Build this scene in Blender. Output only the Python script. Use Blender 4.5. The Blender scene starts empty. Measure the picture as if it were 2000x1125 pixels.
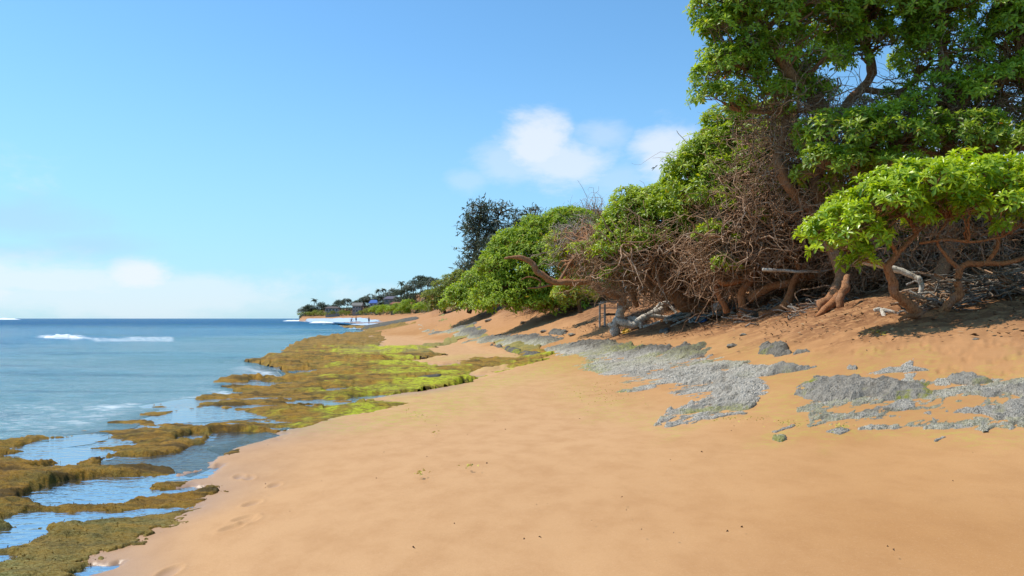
import bpy, math, random
import numpy as np
from math import radians as R

# ------------------------------------------------------------------ camera, sky, sun
S = bpy.context.scene
COL = S.collection
F = 1555.6          # focal length in photo pixels (2000 wide)
ZC = 1.5            # eye height above the sea
HY = 621.8          # row of the horizon
cam_d = bpy.data.cameras.new('camera'); cam = bpy.data.objects.new('camera', cam_d); COL.objects.link(cam)
cam.location = (0, 0, ZC); cam.rotation_euler = (R(90), 0, 0)
cam_d.lens = 28.0; cam_d.sensor_width = 36.0; cam_d.shift_y = (HY - 562.5) / 2000.0
cam_d.clip_start = 0.05; cam_d.clip_end = 30000
S.camera = cam

SUN_DIR = np.array([-0.72, 0.22, 1.20]); SUN_DIR /= np.linalg.norm(SUN_DIR)
sun_d = bpy.data.lights.new('sun', 'SUN'); sun = bpy.data.objects.new('sun', sun_d); COL.objects.link(sun)
sun_d.energy = 5.0; sun_d.angle = R(0.5); sun_d.color = (1.0, 0.95, 0.86)
from mathutils import Vector
sun.rotation_euler = Vector(SUN_DIR).to_track_quat('Z', 'Y').to_euler()
S.view_settings.view_transform = 'Standard'; S.view_settings.look = 'None'
S.view_settings.gamma = 1.0; S.view_settings.use_curve_mapping = False; S.view_settings.exposure = 0.0
S.render.engine = 'CYCLES'
S.cycles.max_bounces = 6; S.cycles.diffuse_bounces = 3; S.cycles.glossy_bounces = 3
S.cycles.transmission_bounces = 3; S.cycles.transparent_max_bounces = 6
S.cycles.caustics_reflective = False; S.cycles.caustics_refractive = False

class NT:
    """small helper round a node tree"""
    def __init__(s, tree): s.t = tree; s.n = tree.nodes; s.l = tree.links
    def node(s, kind, **kw):
        n = s.n.new(kind)
        for k, v in kw.items(): setattr(n, k, v)
        return n
    def put(s, sock, v):
        if v is None: return
        if isinstance(v, bpy.types.NodeSocket): s.l.new(v, sock)
        else:
            if isinstance(v, (tuple, list)) and len(v) == 3 and sock.type == 'RGBA': v = (*v, 1)
            sock.default_value = v
    def math(s, op, a, b=None, c=None, clamp=False):
        n = s.node('ShaderNodeMath', operation=op, use_clamp=clamp)
        for i, v in enumerate((a, b, c)): s.put(n.inputs[i], v) if v is not None else None
        return n.outputs[0]
    def mix(s, f, a, b, mode='MIX'):
        n = s.node('ShaderNodeMix', data_type='RGBA', blend_type=mode); n.clamp_factor = True
        s.put(n.inputs[0], f); s.put(n.inputs[6], a); s.put(n.inputs[7], b)
        return n.outputs[2]
    def noise(s, vec, scale, detail=4, rough=0.55, dist=0.0, out=0):
        n = s.node('ShaderNodeTexNoise'); s.put(n.inputs['Vector'], vec)
        n.inputs['Scale'].default_value = scale; n.inputs['Detail'].default_value = detail
        n.inputs['Roughness'].default_value = rough; n.inputs['Distortion'].default_value = dist
        return n.outputs[out]
    def mapping(s, vec, scale=(1, 1, 1), loc=(0, 0, 0), rot=(0, 0, 0)):
        n = s.node('ShaderNodeMapping'); s.put(n.inputs[0], vec)
        n.inputs['Scale'].default_value = scale; n.inputs['Location'].default_value = loc; n.inputs['Rotation'].default_value = rot
        return n.outputs[0]
    def step(s, v, a, b, lo=0.0, hi=1.0, smooth=True):
        n = s.node('ShaderNodeMapRange'); n.interpolation_type = 'SMOOTHSTEP' if smooth else 'LINEAR'
        s.put(n.inputs[0], v); s.put(n.inputs[1], a); s.put(n.inputs[2], b); n.inputs[3].default_value = lo; n.inputs[4].default_value = hi
        return n.outputs[0]
    def bump(s, h, strength, dist, normal=None):
        n = s.node('ShaderNodeBump'); s.put(n.inputs['Height'], h)
        n.inputs['Strength'].default_value = strength; n.inputs['Distance'].default_value = dist
        if normal is not None: s.put(n.inputs['Normal'], normal)
        return n.outputs[0]

# world: physical sky with thin fair weather clouds at fixed directions
W = bpy.data.worlds.new('World'); S.world = W; W.use_nodes = True
w = NT(W.node_tree); w.n.clear()
sky = w.node('ShaderNodeTexSky', sky_type='NISHITA'); sky.sun_disc = False
sky.sun_elevation = math.asin(SUN_DIR[2]); sky.sun_rotation = math.atan2(SUN_DIR[0], SUN_DIR[1])
sky.air_density = 1.0; sky.dust_density = 0.3; sky.ozone_density = 2.0; sky.altitude = 0
tc = w.node('ShaderNodeTexCoord')
sep = w.node('ShaderNodeSeparateXYZ'); w.l.new(tc.outputs['Generated'], sep.inputs[0])
DX, DY, DZ = sep.outputs
az = w.math('ARCTAN2', DX, DY); el = w.math('ARCSINE', DZ)
SKY_TINT = (0.74, 1.12, 1.27)
base = w.mix(1.0, sky.outputs[0], SKY_TINT, 'MULTIPLY')
# the marine air makes the horizon pale
hz = w.step(el, 0.0, 0.42, 1.0, 0.0)
hz = w.math('POWER', hz, 1.6)
base = w.mix(w.math('MULTIPLY', hz, 0.62), base, (2.50, 4.15, 6.05))
cn1 = w.noise(w.mapping(tc.outputs['Generated'], (1, 1, 1.9)), 7.0, 9, 0.62, 0.3)
cn2 = w.noise(w.mapping(tc.outputs['Generated'], (1, 1, 2.6), (3, 1, 7)), 16.0, 8, 0.6, 0.2)
cn = w.math('ADD', w.math('MULTIPLY', cn1, 0.65), w.math('MULTIPLY', cn2, 0.35))
total = None
def azel(px, py):
    x = (px - 1000) / F; z = (HY - py) / F; n = math.sqrt(x * x + 1 + z * z)
    return math.atan2(x, 1), math.asin(z / n)
# px, py, half width, half height, density
for (px, py, hw, hh, dens) in [(1050, 275, 62, 52, 0.95), (1110, 325, 105, 50, 0.80), (1175, 265, 55, 30, 0.40), (1298, 305, 66, 52, 0.85),
                               (915, 352, 40, 22, 0.28), (1010, 320, 80, 40, 0.45), (1200, 350, 90, 40, 0.3),
                               (275, 535, 52, 30, 1.0), (60, 548, 175, 26, 0.75), (230, 575, 330, 42, 0.62), (430, 590, 200, 30, 0.35), (-250, 540, 300, 60, 0.8),
                               (2500, 300, 400, 120, 0.7), (-700, 250, 300, 70, 0.6), (3200, 200, 500, 90, 0.6)]:
    a0, e0 = azel(px, py); ra = hw / F * 1.15; re = hh / F * 1.15
    u = w.math('DIVIDE', w.math('SUBTRACT', az, a0), ra); v = w.math('DIVIDE', w.math('SUBTRACT', el, e0), re)
    d = w.math('SQRT', w.math('ADD', w.math('MULTIPLY', u, u), w.math('MULTIPLY', v, v)))
    d = w.math('SUBTRACT', d, w.math('MULTIPLY', w.math('SUBTRACT', cn, 0.5), 3.0))
    m = w.math('MULTIPLY', w.step(d, 0.35, 1.25, 1.0, 0.0), dens)
    total = m if total is None else w.math('MAXIMUM', total, m)
base = w.mix(w.math('MULTIPLY', total, 0.8), base, (6.2, 6.4, 6.8))
# grey violet thin cloud low on the left
gt = None
for (px, py, hw, hh, dens) in [(40, 430, 110, 30, 0.38), (180, 478, 90, 20, 0.36), (60, 490, 170, 16, 0.25)]:
    a0, e0 = azel(px, py); ra = hw / F * 1.2; re = hh / F * 1.2
    u = w.math('DIVIDE', w.math('SUBTRACT', az, a0), ra); v = w.math('DIVIDE', w.math('SUBTRACT', el, e0), re)
    d = w.math('SQRT', w.math('ADD', w.math('MULTIPLY', u, u), w.math('MULTIPLY', v, v)))
    d = w.math('SUBTRACT', d, w.math('MULTIPLY', w.math('SUBTRACT', cn, 0.5), 3.0))
    m = w.math('MULTIPLY', w.step(d, 0.1, 1.5, 1.0, 0.0), dens)
    gt = m if gt is None else w.math('MAXIMUM', gt, m)
base = w.mix(gt, base, (3.1, 4.3, 6.0))
bg = w.node('ShaderNodeBackground'); w.l.new(base, bg.inputs[0]); bg.inputs[1].default_value = 0.15
wo = w.node('ShaderNodeOutputWorld'); w.l.new(bg.outputs[0], wo.inputs[0])

# ------------------------------------------------------------------ numeric helpers
def P(px, py, d):
    """the point of the place that the photograph shows at (px, py), d metres out"""
    return ((px - 1000) * d / F, d, ZC - (py - HY) * d / F)

def hsh(ix, iy, seed):
    h = (ix.astype(np.int64) * 374761393 + iy.astype(np.int64) * 668265263 + seed * 982451653) & 0xffffffff
    h = ((h ^ (h >> 13)) * 1274126177) & 0xffffffff
    return ((h ^ (h >> 16)) & 0xffffff) / float(0xffffff)
def vnoise(x, y, seed=0):
    ix = np.floor(x); iy = np.floor(y); fx = x - ix; fy = y - iy
    fx = fx * fx * fx * (fx * (fx * 6 - 15) + 10); fy = fy * fy * fy * (fy * (fy * 6 - 15) + 10)
    a = hsh(ix, iy, seed); b = hsh(ix + 1, iy, seed); c = hsh(ix, iy + 1, seed); d = hsh(ix + 1, iy + 1, seed)
    return (a * (1 - fx) + b * fx) * (1 - fy) + (c * (1 - fx) + d * fx) * fy
def fbm(x, y, octaves=4, seed=0, gain=0.5):
    t = 0; a = 1.0; s = 0
    for o in range(octaves):
        ca, sa = math.cos(o * 1.1 + .4), math.sin(o * 1.1 + .4)
        t = t + a * vnoise((x * ca - y * sa) * 2 ** o, (x * sa + y * ca) * 2 ** o, seed + o); s += a; a *= gain
    return t / s
def ridged(x, y, octaves=4, seed=0, gain=0.5):
    t = 0; a = 1.0; s = 0
    for o in range(octaves):
        ca, sa = math.cos(o * 1.3 + .2), math.sin(o * 1.3 + .2)
        n = vnoise((x * ca - y * sa) * 2 ** o, (x * sa + y * ca) * 2 ** o, seed + o)
        t = t + a * (1 - np.abs(2 * n - 1)); s += a; a *= gain
    return t / s
def sstep(a, b, x):
    t = np.clip((x - a) / (b - a), 0, 1); return t * t * (3 - 2 * t)
def lerp(a, b, t): return a + (b - a) * t

def poly_sd(poly, X, Y, pad=2.0):
    """signed distance to a closed polygon in plan, positive inside; -99 far from it"""
    poly = np.asarray(poly, float); out = np.full(X.shape, -99.0)
    x0, y0 = poly.min(0) - pad; x1, y1 = poly.max(0) + pad
    m = (X > x0) & (X < x1) & (Y > y0) & (Y < y1)
    x = X[m]; y = Y[m]
    if x.size == 0: return out
    best = np.full(x.shape, 1e9); ins = np.zeros(x.shape, bool)
    n = len(poly)
    for i in range(n):
        ax, ay = poly[i]; bx, by = poly[(i + 1) % n]
        dx, dy = bx - ax, by - ay
        t = np.clip(((x - ax) * dx + (y - ay) * dy) / (dx * dx + dy * dy + 1e-12), 0, 1)
        best = np.minimum(best, (x - ax - t * dx) ** 2 + (y - ay - t * dy) ** 2)
        c = ((ay > y) != (by > y)) & (x < dx * (y - ay) / (dy + (1e-12 if abs(dy) < 1e-12 else 0)) + ax)
        ins ^= c
    sd = np.sqrt(best); out[m] = np.where(ins, sd, -sd)
    return out

# ------------------------------------------------------------------ the lie of the land
CP = []
for px, py, z in [(-500, 900, -.02), (0, 1125, 0), (-200, 1000, 0), (0, 905, 0), (300, 1000, 0), (545, 852, .02), (400, 938, .02), (690, 822, .04), (500, 800, 0.0), (560, 720, 0.0),
                  (700, 700, .02), (640, 657, .02), (770, 646, .10), (850, 790, .07), (1000, 735, .09), (1050, 692, .14), (900, 668, .14), (800, 662, .08),
                  (300, 1110, .03), (420, 1020, .05), (600, 1125, .09), (600, 980, .07), (1000, 1125, .12), (1000, 900, .10), (1000, 800, .09), (1300, 820, .15), (1300, 1000, .17),
                  (1500, 1125, .20), (1600, 900, .25), (1500, 805, .29), (2000, 1125, .28), (2000, 950, .34), (2000, 850, .42), (1200, 810, .12),
                  (1200, 720, .30), (1320, 705, .48), (1800, 850, .37), (-100, 1300, -.03), (1000, 1500, .12), (2400, 1400, .25)]:
    CP.append(P(px, py, (ZC - z) * F / (py - HY)))
for px, py, d in [(2000, 760, 9.5), (2000, 660, 12.5), (2000, 600, 14.5), (2000, 560, 17), (1800, 760, 10.5), (1800, 690, 12.5), (1800, 622, 15), (1500, 690, 16.5),
                  (1500, 640, 20), (1500, 610, 23), (1200, 665, 27), (1220, 650, 29), (1200, 620, 34), (1300, 625, 28.5), (1400, 620, 25.5), (1050, 650, 38), (1050, 630, 43),
                  (1000, 608, 50), (950, 606, 62), (900, 640, 60), (900, 607, 75), (850, 634, 78), (850, 609, 92), (760, 637, 95), (1650, 605, 18.5), (2400, 560, 14), (2400, 700, 9)]:
    CP.append(P(px, py, d))
CP += [P(-100, 830, 9.2)[:2] + (-.25,), P(300, 765, 14)[:2] + (-.30,), P(-800, 850, 8)[:2] + (-.25,), P(420, 715, 24)[:2] + (-.35,), (15, 13, 3.0), (15, 20, 3.8), (13, 27, 3.8), (12, 33, 3.9), (11, 42, 4.0), (9, 52, 4.2), (6, 66, 4.4), (2, 86, 4.6), (-1, 110, 4.8), (20, 8, 3.0), (25, 25, 5.0), (25, 60, 6),
       (30, 100, 6), (-4, 1, 0), (0, 1, .12), (4, 1, .25), (9, 2, .8), (-12, 8, -.45), (-20, 15, -.9), (-26, 34, -1.3), (-32, 60, -1.5), (-60, 100, -2), (-40, 110, -.8),
       (-16, 28, -.5), (-19, 42, -.6), (-24, 60, -.7), (-22, 120, .2), (-8, 125, 3.6)]
CP = np.array(CP)
def tps_fit(pts):
    n = len(pts); xy = pts[:, :2] / 20.0
    r2 = ((xy[:, None] - xy[None]) ** 2).sum(-1)
    K = np.where(r2 > 0, 0.5 * r2 * np.log(r2 + 1e-12), 0) + np.eye(n) * 2e-4
    Pm = np.c_[np.ones(n), xy]
    A = np.zeros((n + 3, n + 3)); A[:n, :n] = K; A[:n, n:] = Pm; A[n:, :n] = Pm.T
    return xy, np.linalg.solve(A, np.r_[pts[:, 2], 0, 0, 0])
_xy, _wt = tps_fit(CP)
def tps(X, Y):
    sh = X.shape; x = X.ravel() / 20.0; y = Y.ravel() / 20.0
    z = _wt[-3] + _wt[-2] * x + _wt[-1] * y
    for (cx, cy), wgt in zip(_xy, _wt[:-3]):
        r2 = (x - cx) ** 2 + (y - cy) ** 2
        z = z + wgt * 0.5 * r2 * np.log(r2 + 1e-12)
    return z.reshape(sh)
# far bay and headland, as a profile along each line of sight of the map
_T = (np.array([300, 575, 588, 600, 620, 650, 700, 760, 800, 850, 900, 1000, 1400]) - 1000) / F
_shore = np.array([400, 400, 395, 360, 345, 330, 215, 150, 125, 115, 110, 100, 90.])
_base = np.array([900, 480, 430, 430, 430, 420, 392, 335, 280, 225, 190, 170, 160.])
_zb = np.array([-1.5, -1, 2.4, 2.6, 2.6, 2.7, 2.8, 3.0, 3.0, 3.2, 3.3, 3.6, 4.])
_zc = np.array([-1.5, -1, 2.7, 4.6, 6.4, 6.8, 7.2, 9.5, 11, 11.5, 11, 9, 8.])
def far_land(X, Y):
    t = X / np.maximum(Y, 1); sh = np.interp(t, _T, _shore); b = np.interp(t, _T, _base); zb = np.interp(t, _T, _zb); zc = np.interp(t, _T, _zc)
    z = np.where(Y < b, (Y - sh) / np.maximum(b - sh, 1) * zb, zb + (zc - zb) * sstep(0, 1, (Y - b) / 55.0))
    px = 1000 + t * F
    return np.where(px < 590, lerp(-1.5, np.clip(z, -1.5, 20), sstep(574, 590, px)), np.clip(z, -1.5, 20))
def capped(z): return np.where(z > 2.4, 2.4 + 1.3 * np.tanh((z - 2.4) / 1.6), z)
def ground(X, Y):
    X = np.asarray(X, float); Y = np.asarray(Y, float)
    k = sstep(95, 135, Y)
    return capped(tps(X, np.minimum(Y, 140))) * (1 - k) + far_land(X, Y) * k
def ray_ground(px, py, d0=3.0, d1=160.0):
    """where the line of sight through a photo pixel meets the land"""
    d = np.exp(np.linspace(math.log(d0), math.log(d1), 900))
    x = (px - 1000) * d / F; z = ZC - (py - HY) * d / F
    g = ground(x, d); k = np.argmax(z < g)
    if not (z < g).any(): k = len(d) - 1
    k = max(k, 1); a = z[k - 1] - g[k - 1]; b = z[k] - g[k]; f = a / (a - b) if a != b else 0
    dd = d[k - 1] + (d[k] - d[k - 1]) * f
    return np.array([(px - 1000) * dd / F, dd, float(ground(np.array([(px - 1000) * dd / F]), np.array([dd]))[0])])
def flat(poly, z=0.0):
    """photo polygon on the level reef -> plan"""
    o = []
    for px, py in poly:
        d = (ZC - z) * F / (py - HY); o.append(((px - 1000) * d / F, d))
    return o
def sloped(poly): return [tuple(ray_ground(px, py)[:2]) for px, py in poly]
def gz(x, y): return float(ground(np.array([x]), np.array([y]))[0])

# ------------------------------------------------------------------ mesh helpers
def new_obj(name, me, parent=None, loc=None):
    o = bpy.data.objects.new(name, me); COL.objects.link(o)
    if parent is not None: o.parent = parent
    if loc is not None: o.location = loc
    return o
def tag(o, label=None, cat=None, group=None, kind=None):
    if label: o['label'] = label
    if cat: o['category'] = cat
    if group: o['group'] = group
    if kind: o['kind'] = kind
    return o
def thing(name, label, cat, loc=(0, 0, 0), group=None):
    o = new_obj(name, None, None, loc); o.empty_display_size = 0.2
    return tag(o, label, cat, group)
def mesh_np(name, V, faces, mat, smooth=True, attrs=None, k=None):
    """faces: (N,3) or (N,4) int array, or a list of such arrays"""
    me = bpy.data.meshes.new(name)
    V = np.ascontiguousarray(V, np.float32)
    if not isinstance(faces, list): faces = [faces]
    faces = [np.asarray(f, np.int32) for f in faces if len(f)]
    loops = np.concatenate([f.ravel() for f in faces]); cnt = np.concatenate([np.full(len(f), f.shape[1], np.int32) for f in faces])
    me.vertices.add(len(V)); me.vertices.foreach_set('co', V.ravel())
    me.loops.add(len(loops)); me.loops.foreach_set('vertex_index', loops)
    me.polygons.add(len(cnt)); st = np.zeros(len(cnt), np.int32); st[1:] = np.cumsum(cnt)[:-1]
    me.polygons.foreach_set('loop_start', st); me.polygons.foreach_set('loop_total', cnt)
    me.polygons.foreach_set('use_smooth', np.full(len(cnt), bool(smooth)))
    if attrs:
        for an, av in attrs.items():
            a = me.attributes.new(an, 'FLOAT_COLOR', 'POINT')
            c = np.ones((len(V), 4), np.float32); av = np.asarray(av, np.float32)
            if av.ndim == 1: av = np.repeat(av[:, None], 3, 1)
            c[:, :3] = av; a.data.foreach_set('color', c.ravel())
    me.update(calc_edges=True)
    if mat is not None: me.materials.append(mat)
    return me
def grid_faces(nr, nc):
    i = np.arange(nr - 1)[:, None] * nc + np.arange(nc - 1)[None]
    return np.stack([i, i + 1, i + nc + 1, i + nc], -1).reshape(-1, 4)
def compact(V, Fc, *extra):
    used = np.zeros(len(V), bool); used[Fc.ravel()] = True
    mp = np.cumsum(used) - 1
    return (V[used], mp[Fc]) + tuple(e[used] for e in extra)
def fan(px0, px1, ncol, py_rows, z=0.0):
    """a plan grid that widens with distance so its cells stay small near by"""
    t = (np.linspace(px0, px1, ncol) - 1000) / F
    y = (ZC - z) * F / (np.asarray(py_rows) - HY)
    Y = np.repeat(y[:, None], ncol, 1); X = Y * t[None]
    return X, Y
def soft_rows(py_a, py_b, d_far, step_px, growth=1.035):
    y = list(np.arange(py_a, py_b, -step_px)); d = ZC * F / (y[-1] - HY)
    while d < d_far:
        d *= growth; y.append(HY + ZC * F / d)
    return np.array(y)

# ------------------------------------------------------------------ materials
def material(name):
    m = bpy.data.materials.new(name); m.use_nodes = True; t = NT(m.node_tree); t.n.clear()
    out = t.node('ShaderNodeOutputMaterial'); return m, t, out
def principled(t, out, color, rough=0.8, spec=0.3, normal=None, **kw):
    b = t.node('ShaderNodeBsdfPrincipled'); t.put(b.inputs['Base Color'], color); t.put(b.inputs['Roughness'], rough)
    t.put(b.inputs['Specular IOR Level'], spec)
    if normal is not None: t.put(b.inputs['Normal'], normal)
    for k, v in kw.items(): t.put(b.inputs[k], v)
    if out is not None: t.l.new(b.outputs[0], out.inputs[0])
    return b
def objpos(t):
    g = t.node('ShaderNodeNewGeometry'); return g.outputs['Position']
def attr(t, name):
    a = t.node('ShaderNodeAttribute'); a.attribute_name = name
    s = t.node('ShaderNodeSeparateColor'); t.l.new(a.outputs['Color'], s.inputs[0]); return s.outputs[0], s.outputs[1], s.outputs[2], a.outputs['Color']

def m_sand():
    m, t, out = material('sand'); p = objpos(t); wet, soil, moss, _ = attr(t, 'zone')
    big = t.noise(p, 0.25, 3, 0.5); mid = t.noise(t.mapping(p, (1.6, 1, 1), rot=(0, 0, 0.5)), 2.2, 6, 0.62); fine = t.noise(p, 260, 2, 0.8); gr = t.noise(p, 60, 3, 0.7)
    c = t.mix(t.step(big, .35, .65), (0.480, 0.258, 0.105), (0.410, 0.205, 0.075))
    sx = t.node('ShaderNodeSeparateXYZ'); t.l.new(p, sx.inputs[0])
    c = t.mix(t.step(sx.outputs[2], .06, .30), (0.530, 0.305, 0.145), c)
    c = t.mix(t.step(sx.outputs[2], .35, 1.3), c, (0.440, 0.225, 0.098))
    c = t.mix(t.math('MULTIPLY', t.step(mid, .35, .75), .35), c, (0.33, 0.155, 0.055))
    c = t.mix(t.math('MULTIPLY', t.step(fine, .50, .70), .36), c, (0.17, 0.08, 0.035))
    c = t.mix(t.math('MULTIPLY', t.step(gr, .54, .72), .12), c, (0.75, 0.52, 0.33))
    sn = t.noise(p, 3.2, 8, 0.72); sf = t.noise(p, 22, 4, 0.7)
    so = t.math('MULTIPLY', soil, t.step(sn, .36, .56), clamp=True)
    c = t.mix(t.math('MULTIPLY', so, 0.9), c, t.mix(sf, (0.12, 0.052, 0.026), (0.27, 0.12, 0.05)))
    c = t.mix(t.math('MULTIPLY', moss, t.step(t.noise(p, 9, 5, .7), .42, .62)), c, (0.36, 0.37, 0.055))
    c = t.mix(t.math('MULTIPLY', wet, .62), c, t.mix(.5, (0.20, 0.11, 0.06), (0.30, 0.18, 0.11)))
    rip = t.noise(t.mapping(p, (1, 3.2, 1), rot=(0, 0, -0.5)), 1.6, 5, 0.55)
    h = t.math('ADD', t.math('MULTIPLY', fine, .10), t.math('ADD', t.math('MULTIPLY', gr, .12), t.math('MULTIPLY', rip, .28)))
    nb = t.bump(h, 0.5, 0.018)
    nb = t.bump(t.math('MULTIPLY', soil, sf), 0.8, 0.03, nb)
    principled(t, out, c, t.math('SUBTRACT', 0.92, t.math('MULTIPLY', wet, .55)), t.math('ADD', .12, t.math('MULTIPLY', wet, .35)), nb); return m
def m_reef():
    m, t, out = material('seaweed_covered_rock'); p = objpos(t); lime, grey, far, _ = attr(t, 'zone')
    st = t.mapping(p, (1.0, 1.7, 1), rot=(0, 0, 0.35))
    a = t.noise(st, 1.3, 6, .62); b = t.noise(st, 6.0, 6, .68, .5); f = t.noise(st, 38, 5, .75, .6); g = t.noise(p, 150, 3, .7)
    c = t.mix(t.step(a, .38, .62), (0.380, 0.180, 0.018), (0.240, 0.170, 0.026))
    c = t.mix(t.step(b, .42, .66), c, (0.500, 0.255, 0.026))
    c = t.mix(t.math('MULTIPLY', t.step(b, .50, .30), .7), c, (0.150, 0.090, 0.022))
    c = t.mix(t.math('MULTIPLY', t.step(f, .52, .70), .55), c, (0.46, 0.37, 0.11))
    c = t.mix(t.math('MULTIPLY', t.step(f, .48, .34), .55), c, (0.075, 0.048, 0.016))
    lm = t.mix(t.step(f, .36, .62), (0.34, 0.35, 0.02), (0.68, 0.72, 0.045))
    lm = t.mix(t.step(b, .40, .54), (0.30, 0.22, 0.035), lm); lm = t.mix(t.math('MULTIPLY', t.step(t.noise(st, 2.6, 6, .7), .56, .64), .8), lm, (0.13, 0.10, 0.03))
    c = t.mix(t.math('MULTIPLY', t.step(g, .52, .66), .45), c, (0.50, 0.42, 0.17)); c = t.mix(t.math('MULTIPLY', t.step(g, .48, .36), .55), c, (0.035, 0.028, 0.012))
    dk2 = t.noise(t.mapping(p, (1, 2.6, 1), rot=(0, 0, .2)), .9, 7, .72)
    c = t.mix(t.math('MULTIPLY', t.step(dk2, .50, .60), .75), c, (0.075, 0.050, 0.018))
    c = t.mix(t.math('MULTIPLY', far, .25), c, (0.17, 0.115, 0.04))
    c = t.mix(lime, c, lm)
    gy = t.mix(t.step(f, .35, .65), (0.15, 0.16, 0.035), (0.52, 0.50, 0.20))
    c = t.mix(grey, c, gy)
    h = t.math('ADD', t.math('MULTIPLY', f, 1.0), t.math('ADD', t.math('MULTIPLY', g, .35), t.math('MULTIPLY', b, 1.2)))
    nb = t.bump(h, 1.0, 0.034)
    principled(t, out, c, 0.75, 0.10, nb); return m
def m_rock(name='grey_limestone', pale=1.0):
    m, t, out = material(name); p = objpos(t); moss, dark, light, _ = attr(t, 'zone')
    st = t.mapping(t.mapping(p, rot=(0, 0, -1.05)), (.8, 2.3, 1.2))
    a = t.noise(p, 1.1, 5, .6); b = t.noise(st, 7, 7, .70, .4); f = t.noise(st, 34, 5, .75, .3)
    vo = t.node('ShaderNodeTexVoronoi'); t.put(vo.inputs[0], st); vo.inputs['Scale'].default_value = 16
    c = t.mix(t.step(b, .35, .65), (0.17 * pale, 0.148 * pale, 0.115 * pale), (0.52 * pale, 0.445 * pale, 0.345 * pale))
    c = t.mix(t.math('MULTIPLY', t.step(a, .35, .65), .35), c, (0.36 * pale, 0.33 * pale, 0.27 * pale))
    bl = t.noise(st, 1.8, 6, .72); 
    c = t.mix(light, c, t.mix(t.step(f, .35, .60), (0.22, 0.20, 0.16), (0.74, 0.66, 0.54)))
    c = t.mix(dark, c, t.mix(f, (0.045, 0.045, 0.04), (0.14, 0.13, 0.11)))
    c = t.mix(t.math('MULTIPLY', t.step(f, .50, .34), .7), c, (0.05, 0.046, 0.038))
    c = t.mix(t.math('MULTIPLY', moss, t.step(b, .36, .54)), c, t.mix(f, (0.20, 0.20, 0.025), (0.42, 0.42, 0.05)))
    c = t.mix(t.math('MULTIPLY', t.step(bl, .52, .66), .6), c, (0.10, 0.088, 0.065))
    h = t.math('ADD', t.math('MULTIPLY', f, .5), t.math('ADD', t.math('MULTIPLY', b, 1.9), t.math('MULTIPLY', vo.outputs[0], .25)))
    principled(t, out, c, 0.88, 0.2, t.bump(h, 1.0, 0.055)); return m
def m_bark(name, c1, c2, c3, stretch=3.0, rough=.85):
    m, t, out = material(name); tcn = t.node('ShaderNodeTexCoord'); p = objpos(t)
    a = t.noise(p, 4.0, 5, .6); v = t.noise(t.mapping(p, (stretch, stretch, 1)), 14, 6, .7, .6); f = t.noise(p, 70, 3, .7)
    c = t.mix(t.step(v, .38, .62), c1, c2); c = t.mix(t.math('MULTIPLY', t.step(a, .5, .7), .6), c, c3)
    c = t.mix(t.math('MULTIPLY', t.step(v, .46, .34), .7), c, tuple(x * .25 for x in c1))
    h = t.math('ADD', v, t.math('MULTIPLY', f, .25))
    principled(t, out, c, rough, .2, t.bump(h, 1.0, .03)); return m
def m_leaf(name, old, young, gloss=.38, trans=.35, yellow=(0.55, 0.38, 0.03)):
    """tint attribute: r = young to old, g = share of yellowed leaves"""
    m, t, out = material(name); r, g, b, _ = attr(t, 'tint')
    p = objpos(t); n = t.noise(p, 1.5, 3, .5)
    c = t.mix(r, old, young); c = t.mix(t.math('MULTIPLY', t.step(n, .42, .62), .22), c, tuple(x * .55 for x in old))
    c = t.mix(g, c, yellow); c = t.mix(b, c, (0.62, 0.10, 0.02))
    bs = principled(t, None, c, gloss, .5)
    tr = t.node('ShaderNodeBsdfTranslucent'); t.put(tr.inputs[0], t.mix(.5, c, t.mix(1.0, c, (1.5, 1.5, .35), 'MULTIPLY')))
    mx = t.node('ShaderNodeMixShader'); mx.inputs[0].default_value = trans
    t.l.new(bs.outputs[0], mx.inputs[1]); t.l.new(tr.outputs[0], mx.inputs[2]); t.l.new(mx.outputs[0], out.inputs[0]); return m
def m_plain(name, c, rough=.8, spec=.3, var=.25, scale=6.0, bump=.3):
    m, t, out = material(name); p = objpos(t); n = t.noise(p, scale, 5, .6)
    cc = t.mix(t.math('MULTIPLY', t.step(n, .35, .7), var), c, tuple(x * .35 for x in c))
    principled(t, out, cc, rough, spec, t.bump(n, bump, .02)); return m

M = {}
M['sand'] = m_sand(); M['reef'] = m_reef(); M['rock'] = m_rock(); 
M['bark_red'] = m_bark('orange_brown_bark', (0.30, 0.115, 0.042), (0.50, 0.215, 0.085), (0.26, 0.17, 0.12))
M['bark_brown'] = m_bark('brown_bark', (0.26, 0.11, 0.045), (0.46, 0.22, 0.10), (0.28, 0.20, 0.15))
M['bark_dark'] = m_bark('dark_bark', (0.10, 0.06, 0.035), (0.17, 0.10, 0.06), (0.14, 0.10, 0.08))
M['bark_grey'] = m_bark('weathered_grey_wood', (0.46, 0.39, 0.31), (0.76, 0.68, 0.57), (0.38, 0.25, 0.16), 2.0)
M['twig'] = m_bark('dry_twigs', (0.25, 0.125, 0.065), (0.58, 0.36, 0.21), (0.58, 0.49, 0.40))
M['twig_pale'] = m_bark('bleached_twigs', (0.40, 0.29, 0.21), (0.55, 0.46, 0.38), (0.40, 0.22, 0.12))
M['leaf_bright'] = m_leaf('bright_beach_heliotrope_leaf', (0.150, 0.290, 0.018), (0.680, 0.780, 0.030), .34, .40)
M['leaf_mid'] = m_leaf('green_leaf', (0.125, 0.235, 0.018), (0.580, 0.660, 0.030), .42, .42)
M['leaf_deep'] = m_leaf('deep_green_leaf', (0.125, 0.235, 0.030), (0.560, 0.660, 0.040), .42, .48)
M['leaf_far'] = m_leaf('far_green_leaf', (0.130, 0.240, 0.014), (0.520, 0.620, 0.020), .6, .40)
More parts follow.
